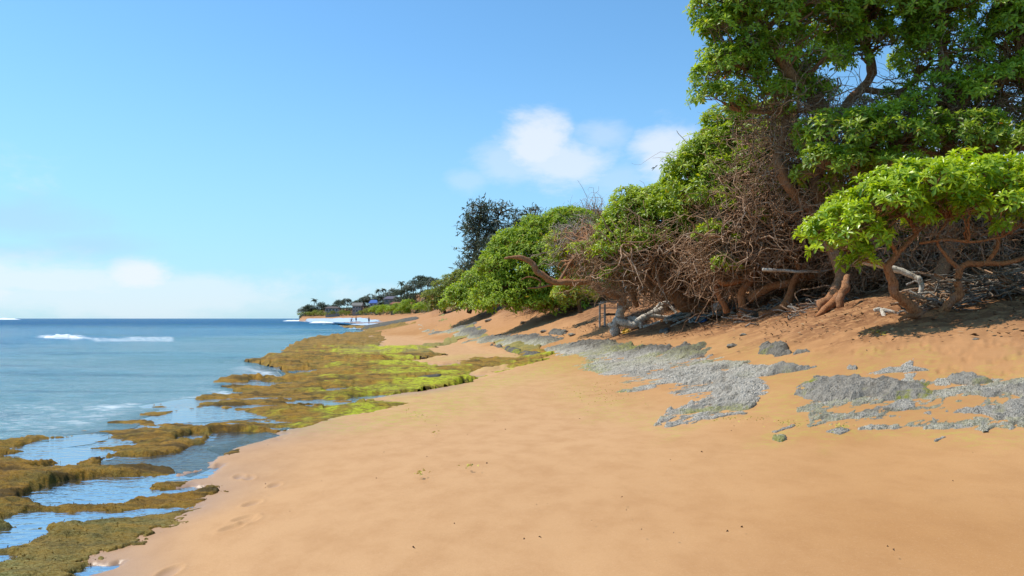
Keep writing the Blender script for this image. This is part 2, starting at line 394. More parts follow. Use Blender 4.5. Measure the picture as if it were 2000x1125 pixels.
M['leaf_olive'] = m_leaf('olive_leaf', (0.110, 0.150, 0.018), (0.370, 0.410, 0.035), .6, .35)
M['leaf_dark'] = m_leaf('dark_needles', (0.045, 0.060, 0.035), (0.170, 0.190, 0.110), .5, .2)
M['leaf_hill'] = m_leaf('hill_foliage', (0.030, 0.045, 0.022), (0.080, 0.110, 0.035), .7, .12)

# ------------------------------------------------------------------ plan of reef, pools, rocks (photo outlines laid on the ground)
REEF = flat([(-700, 880), (-300, 872), (0, 858), (60, 850), (112, 852), (150, 848), (132, 840), (200, 836), (206, 826), (250, 812), (290, 800), (268, 793), (330, 783),
             (400, 773), (470, 769), (432, 762), (420, 753), (393, 747), (440, 739), (505, 736), (555, 735), (540, 723), (500, 712), (462, 706), (500, 700),
             (545, 690), (560, 673), (600, 661), (660, 653), (720, 646), (775, 644), (850, 650), (900, 662), (960, 672), (1030, 688), (1062, 692), (1090, 705), (1080, 720), (1020, 730),
             (970, 738), (900, 755), (840, 765), (776, 772), (720, 782), (760, 784), (826, 788), (815, 798), (750, 812), (690, 821), (640, 831), (590, 842),
             (545, 852), (520, 866), (480, 872), (515, 885), (470, 898), (440, 905), (478, 912), (440, 920), (400, 930), (385, 942), (490, 941), (468, 953), (485, 962), (440, 975), (480, 966),
             (436, 998), (392, 1014), (394, 1030), (345, 1050), (352, 1068), (300, 1085), (230, 1092), (290, 1108), (215, 1130), (100, 1260), (-300, 1500), (-900, 1500)])
REEF2 = sloped([(610, 642.5), (660, 640), (705, 637), (770, 634.5), (850, 632), (900, 633), (850, 638), (780, 641), (700, 645), (640, 646)])
POOLS_PX = [
    [(35, 972), (62, 959), (103, 945), (144, 937), (192, 930), (294, 930), (350, 929), (400, 915), (430, 912), (400, 935), (290, 945), (283, 955), (330, 958), (380, 948), (395, 958), (350, 967), (308, 971), (240, 982), (190, 986), (100, 988), (60, 979)],
    [(375, 924), (404, 911), (428, 891), (455, 877), (496, 867), (534, 856), (544, 850), (513, 845), (462, 844), (426, 843), (421, 853), (411, 865), (383, 870), (363, 882), (300, 890), (226, 891), (192, 909), (226, 914), (294, 911), (350, 914)],
    [(357, 852), (380, 846), (395, 851), (380, 858), (360, 858)],
    [(15, 886), (60, 881), (110, 879), (205, 879), (215, 885), (180, 896), (150, 903), (100, 901), (60, 909), (30, 906), (12, 897)],
    [(80, 918), (120, 905), (160, 908), (150, 915), (100, 923)],
    [(38, 873), (80, 862), (130, 856), (200, 847), (207, 852), (150, 865), (90, 875), (60, 881)],
    [(300, 818), (340, 808), (365, 800), (420, 796), (480, 806), (470, 815), (400, 821), (350, 823), (320, 826)],
    [(10, 1010), (60, 1000), (120, 1003), (240, 1000), (330, 994), (300, 1003), (200, 1013), (150, 1025), (60, 1030), (20, 1022)],
    [(-60, 1036), (60, 1033), (105, 1040), (80, 1053), (30, 1067), (-60, 1085)],
    [(-40, 1082), (18, 1086), (20, 1093), (-40, 1100)],
    [(145, 1121), (180, 1107), (225, 1107), (200, 1120), (165, 1128)],
    [(638, 761), (680, 757), (694, 763), (660, 769), (640, 767)],
    [(565, 796), (620, 789), (690, 787), (692, 793), (640, 799), (580, 802)],
    [(690, 776), (740, 771), (757, 773), (720, 781), (695, 783)],
    [(495, 749), (530, 747), (528, 753), (497, 753)],
    [(485, 741), (548, 737), (546, 742), (490, 744)],
]
POOLS = [flat(p) for p in POOLS_PX]
LIME = flat([(690, 680), (740, 677), (805, 680), (760, 696), (815, 706), (865, 708), (940, 698), (1012, 700), (915, 720), (925, 730), (1000, 722), (1060, 700), (1110, 712), (1060, 735),
             (980, 742), (920, 755), (860, 768), (776, 775), (700, 785), (830, 786), (815, 805), (740, 822), (650, 830), (700, 790), (660, 775), (720, 750), (730, 720), (700, 700), (660, 690)])
SANDHOLES = [flat([(790, 700), (850, 690), (800, 684), (880, 668), (940, 668), (1000, 682), (1030, 690), (1050, 697), (1015, 703), (940, 697), (900, 706), (860, 709), (810, 706)], .12),
             flat([(905, 722), (920, 716), (990, 712), (1040, 700), (1058, 694), (1060, 698), (1010, 716), (960, 728), (915, 730)], .1),
             flat([(735, 664), (760, 652), (800, 646), (870, 655), (900, 664), (840, 672), (780, 676), (740, 674)], .09)]
def reef_fields(X, Y):
    sc = 0.35 + Y * 0.016
    n = fbm(X * .9, Y * .7, 5, 11) - .5; n2 = fbm(X * 4.0, Y * 3.2, 4, 21) - .5
    wob = n * .55 * sc + n2 * .50 * sc + (fbm(X * 7, Y * 6, 3, 22) - .5) * .42 * np.minimum(sc, .8) + (fbm(X * 24, Y * 20, 2, 24) - .5) * .14 * (Y < 14)
    s = np.maximum(poly_sd(REEF, X, Y, 8), poly_sd(REEF2, X, Y, 8)) + wob
    m = sstep(0, .34 * sc, s)
    pool = np.zeros(X.shape)
    for pl in POOLS:
        sp = poly_sd(pl, X, Y) + wob * .40
        pool = np.maximum(pool, sstep(-.22 * sc, .12 * sc, sp))
    hole = np.zeros(X.shape)
    for pl in SANDHOLES:
        sp = poly_sd(pl, X, Y, 6) + wob * 1.3
        hole = np.maximum(hole, sstep(-.2, .7, sp))
    lime = sstep(-.5, 1.2, poly_sd(LIME, X, Y, 10) + (n * 7 + n2 * 5) * (.35 + Y * .02) - .05) * sstep(.0, .28, fbm(X * .5, Y * 1.4, 4, 23) - .26)
    return s, m, pool, hole, lime, n, n2

GREY = sloped([(790, 634), (850, 632), (900, 634), (960, 641), (1040, 650), (1100, 655), (1190, 660), (1280, 668), (1380, 668), (1420, 680), (1400, 690), (1440, 690), (1470, 686),
               (1500, 696), (1520, 702), (1590, 712), (1540, 725), (1500, 735), (1560, 752), (1540, 772), (1480, 787), (1420, 802), (1330, 815), (1290, 817), (1200, 797), (1150, 772),
               (1110, 742), (1080, 718), (1055, 697), (1035, 690), (980, 683), (940, 674), (880, 668), (850, 657), (800, 647)])
GREY_DARK = sloped([(790, 634), (900, 634), (1040, 650), (1190, 658), (1290, 667), (1410, 668), (1425, 688), (1330, 697), (1240, 694), (1150, 684), (1090, 676), (1000, 665), (900, 656), (840, 648)])
GREY_SOLID = sloped([(800, 634), (900, 634), (1040, 650), (1190, 658), (1290, 667), (1410, 668), (1470, 690), (1590, 714), (1545, 730), (1500, 738), (1555, 755), (1530, 775), (1470, 785), (1420, 775), (1330, 770), (1250, 745), (1160, 725), (1060, 690), (950, 675), (860, 655)])
GREY_R = sloped([(1470, 795), (1550, 772), (1590, 735), (1700, 724), (1850, 733), (2100, 738), (2180, 835), (1980, 836), (1860, 842), (1790, 836), (1700, 832), (1600, 830), (1540, 812)])
def rock_fields(X, Y):
    sc = .5 + Y * .02
    n = fbm(X * .8, Y * .8, 5, 41) - .5; n2 = fbm(X * 3.5, Y * 3.5, 4, 51) - .5
    s = poly_sd(GREY, X, Y, 8) + (n * 1.1 + n2 * .6) * sc
    U = X * .45 + Y * .89; Q = X * .89 - Y * .45
    sR = np.minimum(poly_sd(GREY_R, X, Y, 6), .9) + (fbm(U * .55, Q * 1.7, 5, 43) - .452) * 5.0 + n2 * .5
    s = np.maximum(s, np.where(Y < 20, np.minimum(sR, .5), -9))
    so_R = .95 * sstep(-.2, .5, np.where(Y < 20, sR, -9))
    dk = sstep(-.6, .8, poly_sd(GREY_DARK, X, Y, 6) + n * 2.2)
    so = sstep(-.8, .8, poly_sd(GREY_SOLID, X, Y, 6) + n * 2.0)
    return s, dk, np.maximum(so, so_R), n, n2

# ------------------------------------------------------------------ beach (sand)
FEET = []   # footprints: x, y, heading, depth
rngf = np.random.default_rng(5)
for px, py in [(468, 932), (486, 934), (537, 948), (492, 984), (478, 1012), (488, 1016), (330, 1118), (455, 1030), (545, 858), (560, 846)]:
    q = ray_ground(px, py); FEET.append((q[0], q[1], rngf.uniform(-.5, .5), .014))
for k in range(60):
    px = rngf.uniform(1040, 1190); py = rngf.uniform(632, 655); q = ray_ground(px, py); FEET.append((q[0], q[1], rngf.uniform(0, 6), .06))
for k in range(26):
    px = rngf.uniform(900, 1040); py = rngf.uniform(676, 722); q = ray_ground(px, py); FEET.append((q[0], q[1], rngf.uniform(0, 6), .05))
for k in range(60):
    px = rngf.uniform(1800, 2050); py = rngf.uniform(655, 745); q = ray_ground(px, py); FEET.append((q[0], q[1], rngf.uniform(0, 6), .020))
for k in range(30):
    px = rngf.uniform(1560, 1800); py = rngf.uniform(640, 690); q = ray_ground(px, py); FEET.append((q[0], q[1], rngf.uniform(0, 6), .03))
TREELINE = [(10.9, 13.0), (8.3, 14.6), (7.2, 19), (6.6, 23), (5.6, 27), (4.6, 31), (3.2, 37), (1.5, 45), (-1.0, 56), (-4, 70), (-8, 88), (-11, 100), (40, 110), (60, 60), (60, 5), (20, 4), (14, 11)]

rows = soft_rows(1500, 634, 620, 1.75, 1.03)
X, Y = fan(-700, 2700, 1050, rows)
Z = ground(X, Y)
s, m, pool, hole, lime, n, n2 = reef_fields(X, Y)
inside = sstep(.10, .9, s) * (1 - hole)
Z = np.where((s > 0) & (Y > 8) & (Y < 110), np.maximum(Z, .0), Z)
pyr = HY + ZC * F / np.maximum(Y, 1); midt = (np.interp(pyr, [640, 660, 700, 780, 850, 1000, 1200], [700, 680, 600, 540, 300, 60, -200]) - 1000) / F
seaside = (X < midt * Y) & (Y < 100) & (s < 1.0) & (s > -40) & (Y > 7)
Z = np.where(seaside, np.minimum(Z, -.07 - .08 * np.clip(-s, 0, 4)), Z)
Z = Z - np.where(Y < 110, 1, 0) * (inside * .13 * sstep(60, 30, Y) + pool * .05)
hl = hole * (Y > 20)
Z = np.where(hl > .1, np.maximum(Z, .075 * hl), Z)
rel = sstep(.05, .5, Z) * (1 - sstep(70, 110, Y))
Z += (fbm(X * .5, Y * .5, 4, 3) - .5) * (.012 + .10 * rel)
up = sstep(.7, 1.4, Z)
Z += (fbm(X * 2.3, Y * 2.3, 4, 7) - .5) * (.003 + .10 * up * (Y < 100)) + (ridged(X * 1.1 + 3, Y * 1.4, 3, 77) - .5) * .08 * up * (Y < 100)
for (fx, fy, fa, fd) in FEET:
    mm = (np.abs(X - fx) < .5) & (np.abs(Y - fy) < .5)
    if not mm.any(): continue
    dx = X[mm] - fx; dy = Y[mm] - fy; ca, sa = math.cos(fa), math.sin(fa)
    u = (dx * ca + dy * sa) / .05; v = (-dx * sa + dy * ca) / .10; r = np.sqrt(u * u + v * v)
    Z[mm] += -fd * np.exp(-r ** 4) + fd * .35 * np.exp(-((r - 1.35) / .3) ** 2)
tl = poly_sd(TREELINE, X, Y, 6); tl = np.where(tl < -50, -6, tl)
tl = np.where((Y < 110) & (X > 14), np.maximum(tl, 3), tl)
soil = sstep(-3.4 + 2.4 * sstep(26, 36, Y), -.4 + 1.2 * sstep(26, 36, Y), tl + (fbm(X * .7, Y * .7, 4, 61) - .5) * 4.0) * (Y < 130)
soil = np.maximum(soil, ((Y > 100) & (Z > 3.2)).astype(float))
wet = np.clip(1 - sstep(.0, .055, Z - .0), 0, 1) * (X < 2) + pool
wet = np.maximum(wet, ((Y > 110) * (1 - sstep(.2, 1.0, Z))))
sr, dk, so, rn, rn2 = rock_fields(X, Y)
moss = np.clip(np.exp(-((poly_sd(LIME, X, Y, 10) + .4) / .8) ** 2) * .5 + .35 * np.exp(-((sr + .1) / .5) ** 2) * sstep(30, 6, Y), 0, 1) * (Y < 100)
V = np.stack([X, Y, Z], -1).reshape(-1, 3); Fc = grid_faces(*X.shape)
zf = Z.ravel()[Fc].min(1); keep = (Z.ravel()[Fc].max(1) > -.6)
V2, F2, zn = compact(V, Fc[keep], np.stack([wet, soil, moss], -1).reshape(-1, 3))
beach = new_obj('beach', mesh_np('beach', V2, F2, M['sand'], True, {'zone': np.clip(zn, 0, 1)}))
tag(beach, 'smooth orange tan sand beach rising to the tree line', kind='structure')

# ------------------------------------------------------------------ reef shelf under seaweed
rows = np.arange(1420, 636, -1.5)
X, Y = fan(-420, 1130, 760, rows)
G = ground(X, Y); s, m, pool, hole, lime, n, n2 = reef_fields(X, Y)
lump = fbm(X * 1.6 + .3 * Y, Y * 2.4, 5, 31); fine = ridged(X * 7, Y * 9, 2, 33); strip = ridged(X * .45 + Y * .3, Y * 1.3 - X * .35, 4, 35)
edge = np.exp(-((s - .35) / .5) ** 2)
near = sstep(9.5, 6.0, Y)
H = (.070 + .018 * (ridged(X * 3.2, Y * 4.6, 3, 38) - .5) * sstep(30, 12, Y) + .05 * sstep(22, 34, Y) + .085 * (lump - .48) + .050 * (strip - .45) + .07 * near * (strip - .42)) * (1 - pool) + .024 * (fine - .4) * sstep(25, 9, Y)
qq = fbm(X * .42 + 9, Y * .85 - X * .2, 4, 36) * 9; fr = qq - np.floor(qq)
H = H + (.030 + .02 * sstep(12, 30, Y)) * (np.floor(qq) + sstep(.0, .16, fr) - 4.25) * sstep(7, 11, Y) * (1 - pool)
qn = fbm(X * 1.1 - Y * .3, Y * 2.0 + 3, 5, 39) * 9; fn_ = qn - np.floor(qn)
H = H + .010 * (np.floor(qn) + sstep(.0, .25, fn_) - 4.3) * sstep(12, 9, Y) * (1 - pool)
H = H + .016 * (fbm(X * 24, Y * 22, 2, 40) - .5) * sstep(12, 7, Y)
H = H * lerp(1.0, .50 + .50 * sstep(.05, 1.1, s), sstep(16, 11, Y))
G = np.clip(G, 0, None)
Zr = np.minimum(G, .05) - .055 + m * H - pool * .05
Zr = np.where(G > .05, G - .05 - .03 * m + m * (H * .72) , Zr)
Zr -= hole * .12
holes2 = sstep(.36, .30, fbm(X * .6 + 5, Y * 1.7, 5, 37)) * (Y > 9) * (1 - lime)
Zr -= holes2 * .06
Zr -= (1 - m) * .12
V = np.stack([X, Y, Zr], -1).reshape(-1, 3); Fc = grid_faces(*X.shape)
mk = (m.ravel() > .005) & (hole.ravel() < .98); keep = mk[Fc].all(1)
grey0 = sstep(6.6, 4.6, Y) * (.35 + .6 * sstep(.4, .65, fbm(X * 1.5, Y * 2.5, 4, 72)))
grey = sstep(30, 60, Y) * sstep(.5, .7, fbm(X * .15, Y * .15, 3, 71)) * .0 + sstep(.40, .8, sstep(-12, -4, X) * sstep(26, 36, Y)) * .5
zone = np.stack([lime, np.clip(np.maximum(grey, grey0) * (1 - lime), 0, 1), sstep(20, 60, Y)], -1).reshape(-1, 3)
REEF_G = (X, Y, Zr, m, pool, hole, lime)
V2, F2, zn = compact(V, Fc[keep], zone)
reef = new_obj('reef_shelf', mesh_np('reef_shelf', V2, F2, M['reef'], True, {'zone': zn}))
tag(reef, 'low rock shelf covered in golden brown and lime green seaweed between sea and sand', kind='structure')

# loose fronds of seaweed that roughen the shelf near by
def tufts(name, mask_fn, count, size, mat, seed, label):
    r = np.random.default_rng(seed); Xg, Yg, Zg = REEF_G[0], REEF_G[1], REEF_G[2]
    w_ = mask_fn(*REEF_G); idx = np.flatnonzero(w_.ravel() > .3)
    cellw = (w_.ravel()[idx]) * np.clip(Yg.ravel()[idx], 3, 40) ** .9
    idx = r.choice(idx, count, p=cellw / cellw.sum())
    b = np.stack([Xg.ravel()[idx], Yg.ravel()[idx], Zg.ravel()[idx]], -1) + r.normal(0, 1, (count, 3)) * np.array([.02, .02, 0])
    L = size * r.uniform(.5, 1.3, count) * (1 + b[:, 1] * .03); a = r.uniform(0, 2 * math.pi, count); lean = r.uniform(.2, 1.2, count)
    d = np.stack([np.cos(a) * lean, np.sin(a) * lean, np.ones(count) * .10], -1); d /= np.linalg.norm(d, axis=1, keepdims=True)
    sd = np.stack([-np.sin(a), np.cos(a), np.zeros(count)], -1)
    v = np.stack([b - sd * L[:, None] * .28, b + sd * L[:, None] * .28, b + d * L[:, None] * .6 + sd * L[:, None] * .24, b + d * L[:, None] - sd * L[:, None] * .1], 1)
    v[:, :2, 2] -= .012
    f = (np.arange(count) * 4)[:, None, None] + np.array([[0, 1, 2], [0, 2, 3]])[None]
    zone = np.zeros((count * 4, 3)); lm = REEF_G[6].ravel()[idx]; zone[:, 0] = np.repeat(lm, 4)
    o = new_obj(name, mesh_np(name, v.reshape(-1, 3), f.reshape(-1, 3), mat, False, {'zone': zone}))
    tag(o, label, kind='stuff'); return o
tufts('seaweed', lambda X, Y, Z, m, pool, hole, lime: m * (1 - pool) * (1 - hole) * (Y < 34) * (Z > -.01), 22000, .010, M['reef'], 8, 'matted fronds of golden brown seaweed on the rock shelf')

# ------------------------------------------------------------------ grey rock shelf
rows = np.concatenate([np.arange(900, 640, -1.2), HY + (640 - HY) * .96 ** np.arange(1, 22)])
rows = rows[rows > HY + 9]
# the shelf lies on rising ground, so its rows are laid out in plan distance
yy = np.concatenate([np.linspace(7.5, 16, 260), 16 * np.exp(np.linspace(.004, math.log(95 / 16.), 330))])
tt = (np.linspace(740, 2160, 900) - 1000) / F
Y = np.repeat(yy[:, None], len(tt), 1); X = Y * tt[None]
G = tps(X, Y); s, dk, so, n, n2 = rock_fields(X, Y)
m = sstep(0, .5 + .02 * Y, s)
U = X * .6 + Y * .8; Q = X * .8 - Y * .6; r1 = ridged(U * 1.0, Q * 2.2, 5, 81, .55); r2 = ridged(U * 4, Q * 9, 4, 83); big = fbm(X * .45, Y * .45, 3, 85)
fr_ = sstep(26, 50, Y)
H = (.02 + (.17 - .12 * fr_) * dk + .07 * so) * (r1 - .25) + (.035 + .03 * so) * (r2 - .45) + .10 * dk * (big - .35) * (1 - fr_) + .07 * (1 - so) * (fbm(X * 3.2, Y * 8, 4, 89) - .50) - .07 * (1 - dk) * sstep(.60, .72, fbm(X * .9 + Y * .3, Y * 2.6, 4, 90))
Zk = G - .035 + .045 * so + m * H - (1 - m) * .10 - (1 - so) * (1 - dk) * .012
Zk = np.where(dk > .5, Zk + .02, Zk)
V = np.stack([X, Y, Zk], -1).reshape(-1, 3); Fc = grid_faces(*X.shape); keep = (m.ravel() > .005)[Fc].all(1)
light = np.clip((1 - dk) * (.35 + .65 * sstep(.35, .7, r1 + n)), 0, 1)
mossr = np.clip(.9 * (1 - sstep(.3, 1.5, s)) * (1 - dk) + .8 * np.exp(-(((X - 3.6 - (Y - 22) * .15)) / 2.0) ** 2) * np.exp(-((Y - 22) / 2.2) ** 2) * (so), 0, 1) * sstep(.40, .60, fbm(X * .7, Y * .7, 3, 88))
mossr = mossr * np.where((Y < 17) & (X > 3.2), .35, 1)
mossr = np.maximum(mossr, sstep(24, 34, Y) * (1 - dk) * .30)
V2, F2, zn = compact(V, Fc[keep], np.stack([mossr, dk * .55, light], -1).reshape(-1, 3))
gs = new_obj('rock_shelf', mesh_np('rock_shelf', V2, F2, M['rock'], True, {'zone': zn}))
tag(gs, 'broad band of broken grey limestone running along the sand', kind='structure')

def outcrop(label, poly_px_, amp, seed, light=.4, moss=.3, res=.022, dark=.15, rise=.05, fx=1.0, nz=1.0):
    pl = np.array(sloped(poly_px_) if not isinstance(poly_px_, tuple) else poly_px_[0]); c = pl.mean(0); c0 = np.array([c[0], c[1], gz(*c)])
    x0, y0 = pl.min(0) - .5; x1, y1 = pl.max(0) + .5
    res = max(res, (x1 - x0) / 260, (y1 - y0) / 260)
    xs = np.arange(x0, x1, res); ys = np.arange(y0, y1, res); Y, X = np.meshgrid(ys, xs, indexing='ij')
    G = tps(X, Y); U = X * .5 + Y * .866; Q = X * .866 - Y * .5; n = fbm(U * .9 * fx, Q * 3.2 * fx, 5, seed) - .5
    inr = poly_sd(pl, X, Y).max(); s = poly_sd(pl, X, Y) + n * nz * min(.60, inr * 1.3) + inr * (.34 + .25 * light)
    m = sstep(0, min(.55, inr * .9), s)
    r1 = ridged(U * .8 * fx, Q * 2.4 * fx, 5, seed + 3, .58); r2 = ridged(U * 3, Q * 9, 4, seed + 5)
    H = min(rise + .030, .04 + inr * .20) + amp * np.maximum(r1 - .42, -.12) * .55 * sstep(0, min(.9, inr * 1.4), s) + .045 * (r2 - .5) * min(1, amp * 6 + .3)
    Z = G - .045 - (1 - m) * .14 + m * H
    V = np.stack([X, Y, Z], -1).reshape(-1, 3); Fc = grid_faces(*X.shape); keep = (m.ravel() > .004)[Fc].all(1)
    mo = np.clip(sstep(.45, .65, fbm(X * 1.7, Y * 1.7, 3, seed + 9)) * moss * 2 * sstep(.65, .45, r1), 0, 1)
    li = np.clip(light * sstep(.3, .6, r1 + n * .5) * 1.3, 0, 1)
    V2, F2, zn = compact(V - c0, Fc[keep], np.stack([mo, np.full(X.shape, dark), li], -1).reshape(-1, 3))
    o = new_obj('rock_outcrop', mesh_np('rock_outcrop', V2, F2, M['rock'], True, {'zone': zn}), None, tuple(c0))
    return tag(o, label, 'rock', 'grey rock outcrops in the sand')
outcrop('dark jagged grey rock standing at the upper end of the grey shelf', [(1470, 682), (1500, 672), (1558, 674), (1566, 686), (1540, 694), (1500, 700), (1474, 694)], .42, 101, .0, .25, dark=.45, rise=.10)
outcrop('long thin grey rock spit trailing right of the dark jagged rock', [(1540, 690), (1570, 684), (1597, 684), (1570, 690), (1545, 695)], .14, 105, .1, 0, dark=.35)
outcrop('largest grey rock outcrop with mossy hollows in the middle of the right sand', [(1575, 748), (1640, 733), (1700, 738), (1760, 742), (1805, 748), (1848, 765), (1832, 780), (1765, 785), (1700, 782), (1640, 790), (1590, 787), (1555, 772)], .36, 111, .25, .6, rise=.06)
outcrop('pale fluted grey rock slab below the largest outcrop', [(1610, 824), (1660, 808), (1720, 796), (1770, 785), (1808, 790), (1800, 802), (1750, 814), (1680, 824)], .16, 121, .8, .1)
outcrop('wide pale rock ledge running off the lower right edge', [(1775, 840), (1820, 806), (1870, 786), (1885, 800), (1990, 790), (2150, 795), (2150, 835), (1980, 828), (1900, 817), (1840, 832)], .22, 131, .6, .15)
outcrop('grey rock with a small hole at the right edge above the wide ledge', [(1890, 772), (1930, 760), (1960, 750), (2140, 752), (2140, 782), (1950, 782)], .24, 141, .45, .15)
outcrop('low slab with a thin overhanging edge at upper right', [(1832, 744), (1862, 731), (1895, 730), (1950, 742), (1935, 751), (1870, 750)], .13, 151, .35, .25)
outcrop('small flat grey stone alone on the smooth sand', [(1646, 720), (1664, 716), (1682, 718), (1678, 724), (1652, 724)], .12, 161, .5, 0, .012)
outcrop('thin pale broken strip of rock on the upper sand', [(1695, 731), (1740, 720), (1790, 718), (1815, 724), (1770, 729), (1720, 734)], .07, 171, .8, .05)
outcrop('short mossy rock spur at the right end of the grey shelf', [(1500, 716), (1560, 706), (1608, 712), (1590, 722), (1540, 730), (1500, 732)], .20, 181, .2, .5)
outcrop('tiny pale rock fleck nearest to the camera on the right sand', [(1818, 861), (1840, 853), (1850, 855), (1830, 863)], .04, 191, .9, 0, .012)
outcrop('small pale rock fleck with yellow green moss on the open sand', [(1608, 846), (1640, 838), (1662, 842), (1640, 850)], .05, 195, .7, .6, .012)
outcrop('thin pale rock fleck left of the mossy one', [(1500, 845), (1540, 832), (1566, 829), (1550, 838), (1515, 848)], .05, 199, .9, .3, .012)
outcrop('pale rock fleck just below the wide ledge', [(1856, 840), (1890, 832), (1925, 830), (1900, 838), (1865, 843)], .05, 203, .9, .1, .012)
outcrop('dark mossy lip of rock over the sandy hollow', [(955, 674), (990, 678), (1028, 686), (1058, 690), (1050, 697), (1020, 694), (985, 684)], .30, 207, .0, .7, .03, .7, .10)
outcrop('low ledge in the lime green seaweed, coloured dark for its shaded side', [(800, 741), (830, 736), (865, 733), (862, 739), (820, 744)], .16, 211, .0, .5, .02, .8, .06)  # dark colour paints the shade on the side facing the camera
outcrop('dark rock slab lying on the shaded sand right of the driftwood stump', [(1285, 651), (1300, 643), (1318, 642), (1312, 650), (1295, 655)], .28, 215, .0, 0, .02, .6, .10)
outcrop('dark low rock on the upper sand left of the chair', [(1066, 651), (1085, 643), (1102, 643), (1112, 650), (1090, 656)], .28, 219, .0, 0, .03, .6, .10)
outcrop('far dark ledge of rock where the shelf meets the distant beach', ([((q_ - 1000) * d_ / F, d_) for q_, d_ in [(708, 101), (750, 98), (790, 95), (815, 93), (812, 95), (790, 98), (760, 101.5), (715, 105)]],), .22, 223, .0, .2, .06, .85, .12, .5, .15)

# ------------------------------------------------------------------ water
def m_water(name, pool=False):
    m, t, out = material(name); p = objpos(t)
    foam, dep, off, _ = attr(t, 'zone')  # first channel: foam, and sun sparkle painted as white
    wv = t.mapping(p, (1.0, 2.1, 1), rot=(0, 0, .25))
    if pool:
        h = t.noise(wv, 5, 3, .5); nb = t.bump(h, .35, .035)
        col = (0.13, 0.11, 0.085); fac = 0.30; rough = .03
    else:
        a = t.noise(wv, 1.1, 6, .6, .4); b = t.noise(wv, 5.5, 4, .6, .5); c_ = t.noise(t.mapping(p, (.35, 1, 1), rot=(0, 0, .1)), .10, 4, .55)
        h = t.math('ADD', t.math('MULTIPLY', a, 1.0), t.math('MULTIPLY', b, .22))
        nb = t.bump(h, 1.0, .30)
        col = t.mix(t.step(dep, .25, 1.0), (0.105, 0.245, 0.290), (0.022, 0.160, 0.275))
        col = t.mix(t.step(off, .15, 1.0), col, (0.005, 0.085, 0.215))
        d_ = t.noise(t.mapping(p, (.30, 1, 1), rot=(0, 0, .08)), .55, 5, .6)  # streaks of cloudy water that also paint in ripple light and dark
        col = t.mix(t.math('MULTIPLY', t.step(c_, .50, .62), .55), col, (0.015, 0.125, 0.135))
        col = t.mix(t.math('MULTIPLY', t.step(d_, .50, .66), .5), col, (0.012, 0.085, 0.150))
        col = t.mix(t.math('MULTIPLY', t.step(d_, .46, .34), .35), col, (0.10, 0.22, 0.25))
        fac = t.step(dep, 0.0, .20, .35, 1.0); rough = .12
    df = t.node('ShaderNodeBsdfDiffuse'); t.put(df.inputs[0], col); t.put(df.inputs['Normal'], nb)
    tr = t.node('ShaderNodeBsdfTransparent'); t.put(tr.inputs[0], (.80, .90, .86))
    gl = t.node('ShaderNodeBsdfGlossy'); t.put(gl.inputs['Roughness'], rough); t.put(gl.inputs['Normal'], nb); t.put(gl.inputs[0], (.86, .86, .86) if pool else (1, 1, 1))
    fr = t.node('ShaderNodeFresnel'); fr.inputs[0].default_value = 1.33; t.put(fr.inputs['Normal'], nb)
    mx = t.node('ShaderNodeMixShader'); t.put(mx.inputs[0], fac); t.l.new(tr.outputs[0], mx.inputs[1]); t.l.new(df.outputs[0], mx.inputs[2])
    m2 = t.node('ShaderNodeMixShader'); t.put(m2.inputs[0], t.math('MULTIPLY', fr.outputs[0], .75 if pool else t.step(off, 0.0, 1.0, 1.0, .38))); t.l.new(mx.outputs[0], m2.inputs[1]); t.l.new(gl.outputs[0], m2.inputs[2])
    if pool: t.l.new(m2.outputs[0], out.inputs[0]); return m
    fn = t.noise(t.mapping(p, (1, 1.8, 1)), 3.2, 8, .80, .6)
    ff = t.math('MULTIPLY', foam, t.step(t.math('ADD', fn, t.math('MULTIPLY', foam, .35)), .60, .70), clamp=True)
    fd = t.node('ShaderNodeBsdfDiffuse'); fd.inputs[0].default_value = (.82, .85, .88, 1)
    m3 = t.node('ShaderNodeMixShader'); t.put(m3.inputs[0], ff); t.l.new(m2.outputs[0], m3.inputs[1]); t.l.new(fd.outputs[0], m3.inputs[2])
    t.l.new(m3.outputs[0], out.inputs[0]); return m
M['water'] = m_water('sea_water'); M['pool'] = m_water('pool_water', True)
rows = soft_rows(1100, 634, 9000, 1.4, 1.03)
X, Y = fan(-1200, 900, 560, rows)
s = poly_sd(REEF, X, Y, 12); s2 = poly_sd(REEF2, X, Y, 12)
offd = np.clip(-s, 0, 60); offd = np.where(s < -50, 40, offd)
amp = sstep(0, 14, offd) * .055 + .004
q = X * .35 + Y          # swells roll in nearly along the line of sight
Zw = amp * (np.sin(q * .75 + 2.5 * fbm(X * .12, Y * .12, 3, 91)) * .8 + 1.6 * (fbm(X * .9, Y * 1.6, 4, 93) - .5) + 1.6 * (fbm(X * .25, Y * .5, 3, 95) - .5))
def swell(px, py, half, d_w, hgt):
    c = np.array(P(px, py, ZC * F / (py - HY)))
    return hgt * np.exp(-((X - c[0]) / half) ** 2) * np.exp(-((Y - c[1] + (X - c[0]) * .05) / d_w) ** 2)
Zw += swell(150, 662, 9, 1.6, .26) + swell(330, 692, 5, 1.0, .13) + swell(100, 726, 4.5, .8, .07) + swell(560, 650, 8, 2.5, .15)
spc = Y * Y / 1667.0
for wl, a_ in ((.35, .016), (.8, .035), (1.8, .055), (4.0, .08), (9.0, .12), (20, .18)):
    ok = sstep(.45, .18, spc / wl) * sstep(0, 3 + wl * 4, offd)
    Zw += ok * a_ * 1.9 * (ridged(X / wl * .8 + wl * 3, Y / wl * 1.5, 2, 97) - .5)
Zw *= (Y < 400)
Zw -= .004
SEA_TPS = ground(X, np.minimum(Y, 120))
depth = np.clip(Zw - np.where(Y < 120, SEA_TPS, -2), 0, 3)
depth = np.where(Y > 120, 2.5, depth)
